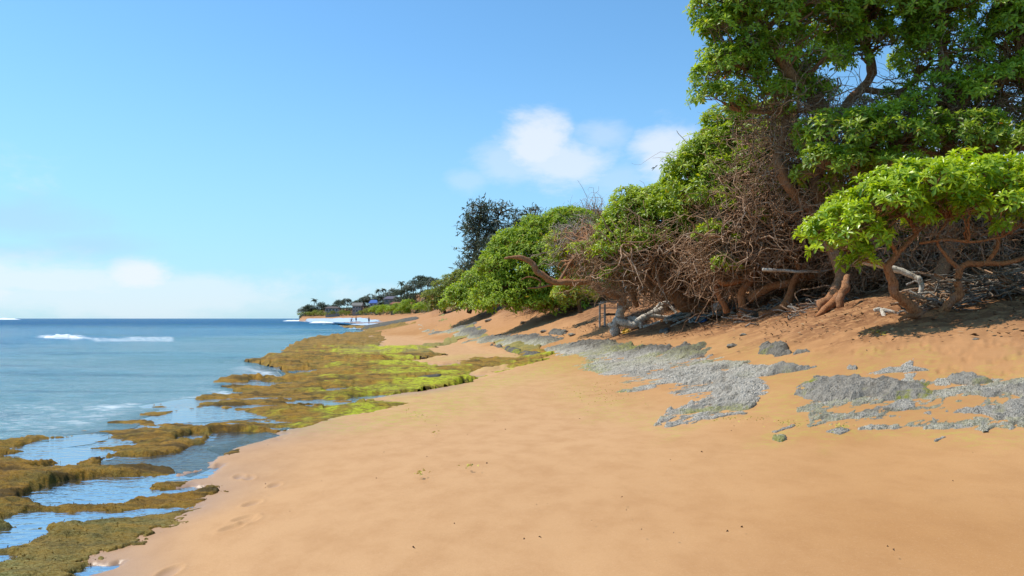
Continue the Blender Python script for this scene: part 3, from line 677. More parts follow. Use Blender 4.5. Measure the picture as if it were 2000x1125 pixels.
foam = np.exp(-((s + .25) / .35) ** 2) * .27 * sstep(60, 8, Y)
foam += sum(sstep(-.2, .5, poly_sd(flat(pl), X, Y)) * a for pl, a in [
    ([(430, 722), (455, 712), (500, 716), (545, 728), (545, 735), (500, 734), (450, 738)], .34),
    ([(60, 664), (80, 659), (165, 660), (180, 664), (120, 666)], .50), ([(165, 663), (345, 660), (350, 668), (180, 669)], .46),
    ([(0, 790), (100, 780), (280, 785), (220, 812), (120, 835), (0, 845), (-300, 840)], .27), ([(400, 768), (440, 752), (480, 770), (300, 790), (240, 796)], .30)])  # first patch: sun sparkle on the shallows put in as foam white
depn = np.clip(depth / 1.6, 0, 1)
V = np.stack([X, Y, Zw], -1).reshape(-1, 3); Fc = grid_faces(*X.shape)
keep = ((np.maximum(s, s2).ravel() < .35 + Y.ravel() * .01)[Fc].all(1)) & ((SEA_TPS.ravel() < .12) | (Y.ravel() > 118))[Fc].any(1)
V2, F2, zn = compact(V, Fc[keep], np.stack([np.clip(foam, 0, 1), depn, sstep(25, 260, Y)], -1).reshape(-1, 3))
sea = new_obj('sea', mesh_np('sea', V2, F2, M['water'], True, {'zone': zn}))
tag(sea, 'blue green sea with small swells reaching the horizon', kind='structure')

def sheet(name, poly, z, mat, label, grow=0.0, kind='structure'):
    pl = np.array(poly); c = pl.mean(0)
    if grow: pl = c + (pl - c) * (1 + grow / np.maximum(np.linalg.norm(pl - c, axis=1, keepdims=True), .2))
    me = bpy.data.meshes.new(name); me.from_pydata([(x, y, z) for x, y in pl], [], [list(range(len(pl)))]); me.materials.append(mat)
    o = new_obj(name, me); return tag(o, label, kind=kind)
sheet('shallow_water', REEF, -.006, M['pool'], 'thin film of still water lying in the low places of the seaweed shelf')
POOL_LABELS = ['largest sky blue tide pool in the lower left reflecting white cloud', 'tide pool lapping the sand at the right edge of the seaweed', 'small round tide pool inside the golden seaweed',
               'oval tide pool near the left edge', 'sliver of water below the oval left tide pool', 'narrow tide pool at the seaward left edge', 'bright tide pool high in the golden seaweed',
               'grey tide pool near the lower left corner', 'grey tide pool cut by the left edge', 'little pool at the left edge below the grey one', 'white pool at the bottom edge beside the sand',
               'small pool in the middle of the brown shelf', 'long thin pool where brown and lime seaweed meet', 'small pool at the edge of the lime green seaweed', 'pool behind the dark ledge at the sea', 'second pool behind the dark ledge at the sea']
for k, pl in enumerate(POOLS):
    sheet('tide_pool', pl, -.0025 + .0002 * k, M['pool'], POOL_LABELS[k], .22)


# ------------------------------------------------------------------ plants: leaves, limbs, twigs
def leaf_template(kind):
    """vertices (along, across, up) and faces of one leaf of unit length"""
    if kind == 'spoon':      # paddle shaped, folded on the midrib, tip drooping
        v = [(0, 0, 0), (.35, -.10, .03), (.35, 0, 0), (.35, .10, .03), (.72, -.17, .02), (.72, 0, -.03), (.72, .17, .02), (1, 0, -.12)]
        f = [(0, 1, 2), (0, 2, 3), (1, 4, 5), (1, 5, 2), (2, 5, 6), (2, 6, 3), (4, 7, 5), (5, 7, 6)]
    elif kind == 'fold':
        v = [(0, 0, 0), (.62, -.17, .03), (.62, 0, -.02), (.62, .17, .03), (1, 0, -.10)]
        f = [(0, 1, 2), (0, 2, 3), (1, 4, 2), (2, 4, 3)]
    else:                    # thin
        v = [(0, -.05, 0), (0, .05, 0), (.6, .09, .02), (1, 0, -.08), (.6, -.09, .02)]
        f = [(0, 1, 2), (0, 2, 4), (4, 2, 3)]
    return np.array(v, float), np.array(f)
def frames(n, r):
    n = n / np.maximum(np.linalg.norm(n, axis=1, keepdims=True), 1e-6)
    ref = np.where(np.abs(n[:, 2:3]) < .9, np.array([[0, 0, 1.]]), np.array([[1., 0, 0]]))
    u = np.cross(ref, n); u /= np.linalg.norm(u, axis=1, keepdims=True); v = np.cross(n, u)
    return n, u, v
def rosettes(C, N, size, nl, kind, r, yellow=.02, red=0.0, base_tint=None, spread=(-.25, .85)):
    """leaf whorls: centres C, axes N, leaf length size -> V, F, tint"""
    n, u, v = frames(N, r); K = len(C)
    tv, tf = leaf_template(kind)
    k = np.arange(nl); ring = k / nl
    phi = (2 * math.pi * ring * 2.4)[None] + r.uniform(0, 6.28, (K, 1)) + r.normal(0, .18, (K, nl))
    th = lerp(spread[0], spread[1], ring)[None] + r.normal(0, .15, (K, nl))     # outer leaves droop, inner ones stand
    L = size[:, None] * lerp(1.0, .62, ring)[None] * r.uniform(.8, 1.15, (K, nl))
    d = (np.cos(th) * np.cos(phi))[..., None] * u[:, None] + (np.cos(th) * np.sin(phi))[..., None] * v[:, None] + np.sin(th)[..., None] * n[:, None]
    sdv = np.cross(n[:, None], d); sdv /= np.maximum(np.linalg.norm(sdv, axis=-1, keepdims=True), 1e-6); upv = np.cross(d, sdv)
    tw = r.normal(0, .25, (K, nl))[..., None]; sdv2 = sdv * np.cos(tw) + upv * np.sin(tw); upv2 = upv * np.cos(tw) - sdv * np.sin(tw)
    V = C[:, None, None] + L[..., None, None] * (tv[:, 0][:, None] * d[:, :, None] + tv[:, 1][:, None] * sdv2[:, :, None] + tv[:, 2][:, None] * upv2[:, :, None])
    nv = len(tv); Fc = (np.arange(K * nl) * nv)[:, None, None] + tf[None]
    tint = np.zeros((K, nl, nv, 3)); bt = r.uniform(0, 1, K) if base_tint is None else base_tint
    tint[..., 0] = np.clip(bt[:, None] * .55 + ring[None] * .55 + r.normal(0, .10, (K, nl)), 0, 1)[..., None]
    ye = (r.random((K, nl)) < yellow * lerp(3.0, .1, ring)[None]); tint[..., 1] = np.where(ye, r.uniform(.5, 1, (K, nl)), 0)[..., None]
    rd = (r.random((K, nl)) < red); tint[..., 2] = np.where(rd, .9, 0)[..., None]
    return V.reshape(-1, 3), Fc.reshape(-1, 3), tint.reshape(-1, 3)
def tubes(paths, radii, sides=6):
    """paths (N,K,3), radii (N,K) -> V, F (open ended, tapered)"""
    paths = np.asarray(paths, float); radii = np.asarray(radii, float); N, K, _ = paths.shape
    T = np.gradient(paths, axis=1); T /= np.maximum(np.linalg.norm(T, axis=-1, keepdims=True), 1e-9)
    m_ = T.mean(1); ref = np.where(np.abs(m_[:, 2:3]) < .7, np.array([[0, 0, 1.]]), np.array([[0.6, .8, 0]]))[:, None]
    U = np.cross(np.broadcast_to(ref, T.shape), T); U /= np.maximum(np.linalg.norm(U, axis=-1, keepdims=True), 1e-9); Wv = np.cross(T, U)
    a = np.arange(sides) * 2 * math.pi / sides
    V = paths[:, :, None] + radii[..., None, None] * (np.cos(a)[:, None] * U[:, :, None] + np.sin(a)[:, None] * Wv[:, :, None])
    i = np.arange(K - 1)[:, None] * sides + np.arange(sides)[None]; j = np.arange(K - 1)[:, None] * sides + (np.arange(sides)[None] + 1) % sides
    q = np.stack([i, j, j + sides, i + sides], -1).reshape(-1, 4)
    Fq = (np.arange(N) * K * sides)[:, None, None] + q[None]
    return V.reshape(-1, 3), Fq.reshape(-1, 4)
def smooth_path(pts, per=5):
    """Catmull-Rom through (x,y,z,r)"""
    p = np.asarray(pts, float); p = np.vstack([2 * p[0] - p[1], p, 2 * p[-1] - p[-2]]); o = []
    for i in range(1, len(p) - 2):
        for t in np.linspace(0, 1, per, endpoint=False):
            o.append(.5 * ((2 * p[i]) + (-p[i - 1] + p[i + 1]) * t + (2 * p[i - 1] - 5 * p[i] + 4 * p[i + 1] - p[i + 2]) * t * t + (-p[i - 1] + 3 * p[i] - 3 * p[i + 1] + p[i + 2]) * t ** 3))
    o.append(p[-2]); return np.array(o)
STUMPY = 1
def limb_mesh(limbs, seed, sides=12, knob=.16, per=5):
    """limbs: list of photo polylines [(px,py,d,r_px)...] -> V, F and path nodes"""
    r = np.random.default_rng(seed); Vs, Fs, nodes, off = [], [], [], 0
    for L in limbs:
        q = smooth_path([(*P(a, b, d), max(rr, .3) * d / F) for a, b, d, rr in L], per)
        pth = q[:, :3]; rad = np.maximum(q[:, 3], .004)
        rad = rad * (1 + knob * (fbm(np.arange(len(rad)) * .45, np.full(len(rad), seed * 1.7 + L[0][0] * .1), 3, seed) - .5) * 2)
        pth = pth + np.stack([fbm(np.arange(len(rad)) * .35, np.full(len(rad), 3.3 * k + L[0][0]), 3, seed + k) - .5 for k in range(3)], -1) * rad[:, None] * .9
        v, f = tubes(pth[None], rad[None], sides)
        # flutes and swellings of the bark
        K = len(pth); ang = np.tile(np.arange(sides), K); st = np.repeat(np.arange(K), sides)
        dv = v - np.repeat(pth, sides, 0); v = v + dv * ((fbm(ang * .9 + 7, st * .22 + seed, 2, seed + 9) - .5) * .45)[:, None]
        # closed tip
        v = np.vstack([v, pth[-1:] + (pth[-1:] - pth[-2:-1]) * .3, pth[:1] - (pth[1:2] - pth[:1]) * .15]); tip = len(v) - 2; b = (K - 1) * sides
        tf = np.array([(b + k, b + (k + 1) % sides, tip) for k in range(sides)] + [((k + 1) % sides, k, tip + 1) for k in range(sides)])
        Vs.append(v); Fs.append((f + off, tf + off)); off += len(v)
        nodes.append(np.c_[pth, rad])
    return np.vstack(Vs), [np.vstack([a for a, b in Fs]), np.vstack([b for a, b in Fs])], nodes
def curvy(A, B, K, wob, r, sag=0.0):
    """N crooked paths from A to B"""
    t = np.linspace(0, 1, K)[None, :, None]; N = len(A); L = np.linalg.norm(B - A, axis=1)[:, None, None]
    w_ = np.cumsum(r.normal(0, 1, (N, K, 3)), 1); w_ -= w_[:, :1] * (1 - t) + w_[:, -1:] * t
    w_ /= math.sqrt(K)
    p = A[:, None] * (1 - t) + B[:, None] * t + w_ * wob * L
    p[..., 2] += (4 * t * (1 - t) * sag * L)[..., 0]
    return p
def ell_points(E, n, r, zmin=-.2, back=.35):
    """n points over the outside of ellipsoids E (px,py,d,rx_px,ry_px,depth_m), facing mostly up and outward; returns points and normals"""
    ar = np.array([e[3] * e[4] * (e[2] ** 2) for e in E], float); pick = r.choice(len(E), n, p=ar / ar.sum())
    c = np.array([P(e[0], e[1], e[2]) for e in E])[pick]; rad = np.array([(e[3] * e[2] / F, e[5], e[4] * e[2] / F) for e in E])[pick]
    d = r.normal(0, 1, (n * 6, 3)); d /= np.linalg.norm(d, axis=1, keepdims=True)
    d = d[(d[:, 2] > zmin) & ((d[:, 1] < .25) | (r.random(len(d)) < back))]
    while len(d) < n: d = np.vstack([d, d])
    d = d[:n]
    return c + d * rad * r.uniform(.86, 1.02, (n, 1)), d / rad * rad.mean(1, keepdims=True)
def ell_inside(E, n, r):
    ar = np.array([e[3] * e[4] * e[5] for e in E], float); pick = r.choice(len(E), n, p=ar / ar.sum())
    c = np.array([P(e[0], e[1], e[2]) for e in E])[pick]; rad = np.array([(e[3] * e[2] / F, e[5], e[4] * e[2] / F) for e in E])[pick]
    d = r.normal(0, 1, (n, 3)); d /= np.linalg.norm(d, axis=1, keepdims=True)
    return c + d * rad * r.random((n, 1)) ** .4
def tangle(E, n, step, K, rad, r, flat_=.7, forks=1):
    """crooked bare twigs filling the volumes E"""
    A = ell_inside(E, n, r); out = []; rr = []
    for g in range(1 + forks):
        d = r.normal(0, 1, (len(A), 3)); d[:, 2] = d[:, 2] * flat_ + .15; d /= np.linalg.norm(d, axis=1, keepdims=True)
        pth = [A]
        for k in range(K - 1):
            d = d + r.normal(0, .55, d.shape); d /= np.linalg.norm(d, axis=1, keepdims=True); pth.append(pth[-1] + d * step * r.uniform(.5, 1.4, (len(A), 1)))
        pth = np.stack(pth, 1); out.append(pth)
        r0 = rad * (.62 ** g) * r.uniform(.45, 1.5, (len(A), 1)) ** 1.3; rr.append(r0 * np.linspace(1, .35, K)[None])
        k0 = r.integers(1, K - 1, len(A)); A = pth[np.arange(len(A)), k0]
    return np.concatenate(out), np.concatenate(rr)
def above_ground(V, pad=.03):
    g = ground(V[:, 0], V[:, 1]) + pad; V = V.copy(); V[:, 2] = np.maximum(V[:, 2], g); return V

def build_tree(name, label, cat, limbs, clumps, leaf, size, n_sub, r_sub, ros_sub, seed, bark='bark_brown', nl=9, kind='fold', tang=None, tang_n=0, tang_step=.16,
               tang_r=.012, group=None, parts_rosettes=0, yellow=.02, red=0.0, zmin=-.25, back=.35, crown_name='crown', branch_r=.035, twig_mat='twig', up=.55, limb_sides=12, tang_K=8, sub_flat=.7):
    r = np.random.default_rng(seed)
    Vt, Ft, nodes = limb_mesh(limbs, seed, limb_sides)
    base = nodes[0][0, :3]; root = thing(name, label, cat, tuple(base), group)
    new_obj('trunk', mesh_np('trunk', Vt - base, Ft, M[bark]), root)
    alln = np.vstack(nodes)
    if clumps:
        C, N = ell_points(clumps, n_sub, r, zmin, back)
        # secondary branches from limbs to every leafy clump
        src = np.vstack([n_[len(n_) // 2:] for n_ in nodes]); dd = ((C[:, None] - src[None, :, :3]) ** 2).sum(-1)
        A = src[np.argmin(dd, 1)][:, :3]; rs_ = src[np.argmin(dd, 1)][:, 3]
        Cin = C - N / np.linalg.norm(N, axis=1, keepdims=True) * r_sub * .6
        pth = curvy(A, Cin, 9, .16, r, .06); rad = np.linspace(1, .3, 9)[None] * np.minimum(rs_ * .8, branch_r * r.uniform(.7, 1.5, len(C)))[:, None]
        v, f = tubes(pth, rad, 5); new_obj('branches', mesh_np('branches', v - base, f, M[bark]), root)['kind'] = 'stuff'
        # leaf whorls over each clump
        k = ros_sub; n = N / np.linalg.norm(N, axis=1, keepdims=True)
        axis = n * (1 - up) + np.array([0, 0, 1.]) * up; axis /= np.linalg.norm(axis, axis=1, keepdims=True)
        nn, uu, vv = frames(axis, r)
        z = r.uniform(-.15, 1, (len(C), k)); ph = r.uniform(0, 6.28, (len(C), k)); q = np.sqrt(np.clip(1 - z * z, 0, 1))
        dl = (q * np.cos(ph))[..., None] * uu[:, None] + (q * np.sin(ph))[..., None] * vv[:, None] + z[..., None] * nn[:, None]
        rs = r_sub * r.uniform(.65, 1.25, (len(C), 1, 1))
        sq = np.array([1, 1, sub_flat])
        RC = (C[:, None] + dl * rs * sq * r.uniform(.8, 1.08, (len(C), k, 1))).reshape(-1, 3)
        RN = (dl * .7 + np.array([0, 0, .55])).reshape(-1, 3)
        RS = size * r.uniform(.75, 1.2, len(RC)); tint0 = np.clip(np.repeat(r.uniform(.1, .9, len(C)), k) * .6 + r.uniform(0, .4, len(RC)), 0, 1)
        ok = RC[:, 2] > ground(RC[:, 0], RC[:, 1]) + .15
        RC, RN, RS, tint0 = RC[ok], RN[ok], RS[ok], tint0[ok]
        if parts_rosettes:
            dist = np.linalg.norm(RC - np.array([0, 0, ZC]), axis=1) - .5 * RN[:, 2] + r.uniform(0, .3, len(RC))
            vis = (RC[:, 0] / RC[:, 1] < .66) & (RC[:, 0] / RC[:, 1] > -.66)
            order = np.argsort(np.where(vis, dist, 99)); pick = order[:parts_rosettes]; rest = order[parts_rosettes:]
            protos = []
            for q_ in range(8):
                v, f, tnt = rosettes(np.zeros((1, 3)), np.array([[0, 0, 1.]]), np.array([size]), nl, kind, r, yellow, red, np.array([q_ / 8 * .8 + .1]))
                protos.append(mesh_np('leaf_whorl', v, f, M[leaf], False, {'tint': tnt}))
            for q_, i in enumerate(pick):
                o = new_obj('leaf_whorl', protos[q_ % 8], root, tuple(RC[i] - base)); s_ = RS[i] / size; o.scale = (s_, s_, s_)
                e = Vector(RN[i]).to_track_quat('Z', 'Y').to_euler(); o.rotation_euler = e; o.rotation_euler.rotate_axis('Z', float(r.uniform(0, 6.28)))
            RC, RN, RS, tint0 = RC[rest], RN[rest], RS[rest], tint0[rest]
        if len(RC):
            v, f, tnt = rosettes(RC, RN, RS, nl, kind, r, yellow, red, tint0)
            new_obj(crown_name, mesh_np('crown', v - base, f, M[leaf], False, {'tint': tnt}), root)['kind'] = 'stuff'
        # twigs that carry the whorls
        idx = r.choice(len(C) * k, min(len(C) * k, len(C) * 5), replace=False)
        A = np.repeat(Cin, k, 0)[idx]; B = (C[:, None] + dl * rs * .9 * sq).reshape(-1, 3)[idx]
        v, f = tubes(curvy(A, B, 5, .18, r), np.linspace(1, .5, 5)[None] * r.uniform(.006, .012, (len(A), 1)) * (size / .17), 3)
        Vt2, Ft2 = [v], [f]
    else: Vt2, Ft2 = [], []
    if tang and tang_n:
        pth, rad = tangle(tang, tang_n, tang_step, tang_K, tang_r, r)
        v, f = tubes(pth, rad, 4); Ft2.append(f + sum(len(a) for a in Vt2)); Vt2.append(v)
    if Vt2:
        V_ = above_ground(np.vstack(Vt2)); new_obj('twigs', mesh_np('twigs', V_ - base, np.vstack(Ft2), M[twig_mat]), root)['kind'] = 'stuff'
    return root
print('tris so far', sum(len(o.data.loops) - 2 * len(o.data.polygons) for o in bpy.data.objects if o.type == 'MESH'))

# the low spreading tree in front, right
build_tree('beach_tree', 'low umbrella shaped tree with bright lime green leaves and two orange trunks at the right', 'tree',
    [[(1800, 628, 15, 13), (1796, 620, 15, 12), (1770, 594, 15, 9), (1750, 575, 15, 9), (1743, 549, 15, 9), (1734, 528, 15, 8), (1738, 516, 15, 7), (1752, 496, 15, 6), (1765, 484, 15, 5), (1790, 455, 15.1, 4), (1820, 425, 15.2, 2.5)],
     [(1832, 626, 15, 13), (1842, 612, 15, 10), (1852, 595, 15, 8.5), (1870, 578, 15, 9), (1873, 560, 15, 7.5), (1871, 543, 15, 7), (1876, 524, 15, 6.5), (1895, 514, 15, 6), (1925, 515, 14.9, 5.5), (1965, 513, 14.8, 5), (2010, 500, 14.8, 4), (2060, 480, 14.8, 3)],
     [(1735, 524, 15, 5), (1722, 515, 15, 4.5), (1699, 510, 15.1, 4), (1675, 505, 15.2, 3), (1650, 485, 15.2, 2)],
     [(1874, 526, 15, 5), (1862, 514, 15, 4), (1849, 500, 15, 3.5), (1830, 470, 15, 2.5), (1850, 430, 15, 2)],
     [(1752, 496, 15, 4), (1738, 470, 14.9, 3.5), (1715, 440, 14.9, 2.5), (1690, 425, 14.9, 2)],
     [(1925, 515, 14.9, 4), (1950, 480, 14.8, 3.5), (1940, 440, 14.8, 2.5), (1920, 400, 14.9, 2)],
     [(1796, 475, 15, 3), (1850, 468, 14.8, 3), (1900, 472, 14.6, 2.5), (1960, 462, 14.5, 2)],
     [(1800, 625, 15, 10), (1815, 618, 14.9, 10), (1832, 622, 15, 9)],
     [(1790, 618, 15, 6), (1772, 618, 14.8, 4), (1755, 625, 14.6, 2)], [(1845, 618, 15, 6), (1862, 622, 14.8, 4), (1875, 630, 14.7, 2)]],
    [(1650, 462, 15, 58, 48, .7), (1705, 425, 15, 78, 58, .9), (1790, 388, 15.1, 95, 58, 1.1), (1880, 362, 15.3, 95, 44, 1.2), (1960, 365, 15.2, 90, 42, 1.1), (2050, 380, 15.1, 90, 60, 1.1),
     (1830, 420, 14.8, 80, 35, .8), (1920, 415, 14.7, 90, 40, .8), (2000, 440, 14.6, 70, 36, .7), (1640, 492, 15, 36, 28, .5), (1662, 525, 14.9, 18, 26, .25)],
    'leaf_bright', .190, 190, .30, 9, 301, 'bark_red', nl=11, kind='spoon', parts_rosettes=300, yellow=.015, branch_r=.025, twig_mat='twig', up=.6, zmin=-.15,
    tang=[(1800, 450, 15.2, 130, 30, .8), (1930, 470, 15, 100, 30, .8)], tang_n=70, tang_step=.12, tang_r=.008, back=.6)

# the tall tree that fills the upper right
build_tree('tall_tree', 'tallest spreading tree filling the upper right corner with dark green foliage', 'tree',
    [[(1600, 602, 19.5, 13), (1618, 588, 19.6, 11), (1632, 565, 19.8, 10), (1640, 540, 20, 10), (1625, 480, 20.5, 13), (1602, 420, 21, 14), (1598, 340, 21.3, 14), (1612, 270, 21.5, 14), (1606, 215, 21.5, 14), (1575, 175, 21.3, 13), (1545, 145, 21, 11), (1520, 110, 21, 9), (1490, 60, 21, 6), (1470, 0, 21, 4)],
     [(1612, 270, 21.5, 11), (1650, 210, 21.8, 9), (1690, 165, 22, 8), (1705, 130, 22, 9), (1690, 80, 22, 7), (1700, 10, 22, 5), (1690, -70, 22, 3)],
     [(1602, 420, 21, 9), (1550, 380, 21, 9), (1522, 325, 21, 10), (1528, 270, 21.2, 8), (1540, 205, 21.5, 6), (1535, 150, 21.5, 4)],
     [(1860, 470, 19.8, 12), (1845, 400, 20, 12), (1850, 300, 20.5, 11), (1856, 220, 20.6, 10), (1850, 150, 20.8, 9), (1835, 70, 21, 7), (1820, -20, 21, 4)],
     [(1790, 600, 17.8, 12), (1830, 560, 18.5, 12), (1860, 470, 19.8, 11)],
     [(1856, 240, 20.6, 8), (1890, 190, 20.5, 7), (1940, 150, 20.3, 6), (2010, 100, 20.3, 4)],
     [(1684, 172, 22, 6), (1712, 178, 21.9, 6), (1745, 180, 21.8, 5.5), (1780, 165, 21.6, 5), (1820, 120, 21.5, 3)],
     [(1850, 310, 20.5, 7), (1780, 290, 20.3, 6), (1700, 300, 20.2, 5), (1640, 310, 20, 3)],
     [(1606, 215, 21.5, 7), (1560, 215, 21.3, 5), (1500, 220, 21.2, 4), (1440, 215, 21, 3)],
     [(1528, 180, 21.4, 5), (1480, 150, 21.2, 4), (1430, 120, 21, 3)],
     [(1856, 330, 20.5, 8), (1920, 300, 20.2, 6), (1990, 290, 20, 4)]],
    [(1450, 15, 21, 85, 60, 1.0), (1425, 80, 21, 62, 50, .8), (1420, 150, 21, 55, 50, .7), (1540, 30, 21, 110, 70, 1.2), (1560, 110, 20.8, 80, 40, .9), (1660, 10, 21.3, 110, 62, 1.2),
     (1780, 15, 21, 110, 65, 1.2), (1900, 40, 20.6, 110, 70, 1.2), (2010, 90, 20.4, 90, 90, 1.2), (1700, 90, 21.3, 60, 26, .7), (1850, 110, 20.6, 70, 40, .9), (1950, 180, 20, 80, 45, .9),
     (1830, 190, 20.2, 60, 32, .6), (1650, 265, 19.8, 78, 36, .9), (1745, 262, 19.8, 90, 44, .9), (1625, 335, 19.6, 62, 34, .7), (1730, 345, 19.4, 80, 34, .7), (1880, 270, 19.6, 70, 40, .8),
     (1970, 290, 19.4, 70, 40, .8), (1410, 195, 21, 40, 22, .5), (1640, 115, 21.9, 62, 34, .8), (1765, 95, 21.9, 52, 36, .8), (1560, 185, 21.6, 50, 22, .6), (1730, 195, 22, 40, 16, .5), (1600, 60, 21.8, 60, 40, .8), (1480, 120, 21.5, 50, 40, .8), (1480, 190, 21, 50, 30, .6), (1500, -60, 21, 130, 60, 1.2), (1700, -80, 21.2, 150, 60, 1.3), (1900, -70, 20.8, 150, 60, 1.3), (2080, 0, 20.4, 90, 120, 1.3), (2120, 230, 20, 90, 120, 1.2)],
    'leaf_deep', .20, 1080, .38, 13, 302, 'bark_brown', nl=8, kind='fold', yellow=.012, red=.0015, branch_r=.035, zmin=-.45, back=.6, up=.45,
    tang=[(1560, 230, 21.5, 120, 80, 1.2), (1650, 330, 21.5, 120, 80, 1.2), (1800, 260, 21.5, 160, 90, 1.4), (1930, 200, 21, 100, 80, 1.2), (1500, 350, 22, 90, 70, 1.2), (1900, 380, 20.5, 150, 60, 1.0), (1620, 420, 21, 100, 60, 1.2)],
    tang_n=1700, tang_step=.20, tang_r=.015, crown_name='crown')

# sloping crown between the tall tree and the thicket
build_tree('sloping_tree', 'tree with a smooth wind sheared green crown sloping down from the tall tree', 'tree',
    [[(1540, 606, 23.5, 9), (1552, 580, 23.6, 8), (1550, 540, 23.8, 8), (1520, 470, 24, 8), (1480, 400, 24.3, 7), (1440, 340, 24.5, 6), (1420, 290, 24.6, 4)],
     [(1480, 400, 24.3, 6), (1430, 390, 24.4, 5), (1380, 370, 24.5, 4), (1350, 350, 24.5, 3)], [(1520, 470, 24, 6), (1540, 400, 24.3, 5), (1500, 320, 24.5, 4), (1470, 250, 24.5, 3)]],
    [(1348, 345, 24.5, 38, 42, .7), (1385, 312, 24.5, 45, 45, .8), (1430, 290, 24.5, 50, 48, .9), (1425, 240, 24.8, 36, 36, .7), (1480, 300, 24.3, 60, 52, 1.), (1440, 350, 24, 70, 45, 1.0), (1400, 385, 23.8, 66, 32, .9), (1490, 250, 24.6, 50, 40, .8), (1525, 365, 23.2, 50, 28, .8), (1475, 400, 23.4, 44, 22, .7), (1322, 372, 24.5, 22, 24, .5), (1530, 300, 24, 40, 40, .7)],
    'leaf_mid', .20, 330, .38, 13, 303, 'bark_brown', nl=8, yellow=.01, zmin=-.3, up=.5,
    tang=[(1480, 400, 24, 110, 60, 1.2), (1440, 330, 24.6, 80, 50, 1.)], tang_n=450, tang_step=.22, tang_r=.016)

# thicket: two trees of crooked limbs with bare orange twigs
build_tree('thicket_tree', 'tree of crooked orange limbs and bare tangled twigs in the middle of the thicket', 'tree',
    [[(1459, 616, 23, 9), (1451, 592, 23, 8), (1449, 567, 23, 7.5), (1470, 543, 23, 6), (1480, 500, 23.2, 5), (1470, 450, 23.5, 4), (1440, 420, 23.5, 3)],
     [(1462, 586, 23, 8), (1497, 563, 22.8, 8), (1537, 552, 22.6, 8), (1577, 542, 22.4, 7), (1610, 528, 22.3, 6), (1640, 500, 22.3, 4)],
     [(1483, 618, 22, 8), (1518, 606, 22, 8), (1539, 584, 22, 8), (1546, 554, 22, 7), (1570, 520, 22, 5), (1600, 480, 22, 4)],
     [(1401, 546, 23, 5), (1417, 554, 23, 5), (1457, 543, 23, 5), (1478, 520, 23, 4), (1500, 490, 23, 3)],
     [(1420, 612, 23.5, 6), (1412, 592, 23.5, 5.5), (1401, 572, 23.5, 5), (1396, 548, 23.4, 4), (1400, 500, 23.4, 3)],
          [(1571, 541, 22, 6), (1560, 522, 22, 5), (1555, 498, 22, 4), (1570, 460, 22, 3), (1560, 430, 22, 2)],
     [(1437, 470, 22.6, 3.5), (1440, 440, 22.5, 3.2), (1450, 410, 22.5, 2.8), (1462, 400, 22.5, 2.5), (1475, 400, 22.5, 1.6)]],
    [(1400, 455, 23, 35, 14, .5), (1410, 520, 22.8, 25, 14, .4), (1560, 385, 22.6, 40, 16, .5), (1480, 430, 22.4, 20, 8, .3), (1530, 505, 22.3, 22, 8, .3), (1610, 470, 22, 16, 10, .3), (1440, 405, 23.2, 50, 22, .7), (1500, 432, 22.4, 34, 12, .4), (1465, 470, 22.4, 24, 9, .3), (1585, 415, 22, 30, 12, .4)],
    'leaf_mid', .19, 60, .30, 8, 304, 'bark_red', tang=[(1540, 470, 23, 110, 80, 1.3), (1460, 470, 23.5, 90, 70, 1.2), (1570, 400, 23.5, 90, 60, 1.2), (1420, 510, 23.6, 70, 50, 1.1), (1480, 420, 23.2, 90, 40, .9)],
    tang_n=2000, tang_step=.19, tang_r=.018, yellow=.05, tang_K=9)
build_tree('thicket_tree', 'round topped tree over a low curved brown limb at the left end of the thicket', 'tree',
    [[(1412, 592, 27, 12), (1400, 594, 27, 13), (1372, 598, 27, 14), (1342, 594, 27, 14), (1316, 574, 27, 14), (1294, 553, 27, 13), (1275, 532, 27, 10), (1258, 505, 27, 7), (1245, 470, 27, 5), (1235, 430, 27.2, 4)],
     [(1245, 600, 27.5, 5), (1238, 578, 27.5, 5), (1243, 545, 27.5, 5), (1240, 520, 27.5, 4), (1225, 490, 27.6, 3)],
     [(1316, 574, 27, 8), (1330, 530, 27, 7), (1322, 480, 27, 5), (1310, 430, 27, 4)],
     [(1345, 590, 27, 7), (1365, 550, 27, 6), (1380, 500, 26.8, 5), (1375, 440, 26.6, 4)]],
    [(1235, 412, 27.3, 46, 34, .9), (1215, 450, 27, 34, 32, .7), (1265, 420, 27, 48, 36, .9), (1315, 425, 26.6, 62, 40, 1.), (1305, 395, 27, 50, 28, .9), (1355, 415, 26.4, 52, 34, .9), (1195, 470, 27, 24, 18, .5), (1150, 498, 28.5, 30, 16, .5), (1240, 480, 26.3, 40, 20, .6), (1290, 462, 26.2, 46, 22, .6), (1345, 455, 26, 44, 22, .6), (1405, 435, 25.8, 40, 22, .6), (1190, 498, 26.6, 34, 18, .5), (1215, 535, 26.8, 22, 12, .35), (1330, 505, 26, 20, 9, .3)],
    'leaf_mid', .20, 400, .36, 13, 305, 'bark_brown', nl=8, zmin=-.25, tang=[(1290, 500, 27.2, 100, 55, 1.2), (1340, 515, 27, 80, 40, 1.2), (1220, 520, 27.4, 50, 50, .9), (1370, 480, 26.6, 70, 60, 1.), (1190, 500, 27.6, 60, 28, .8)],
    tang_n=2000, tang_step=.20, tang_r=.018, yellow=.02, tang_K=9)

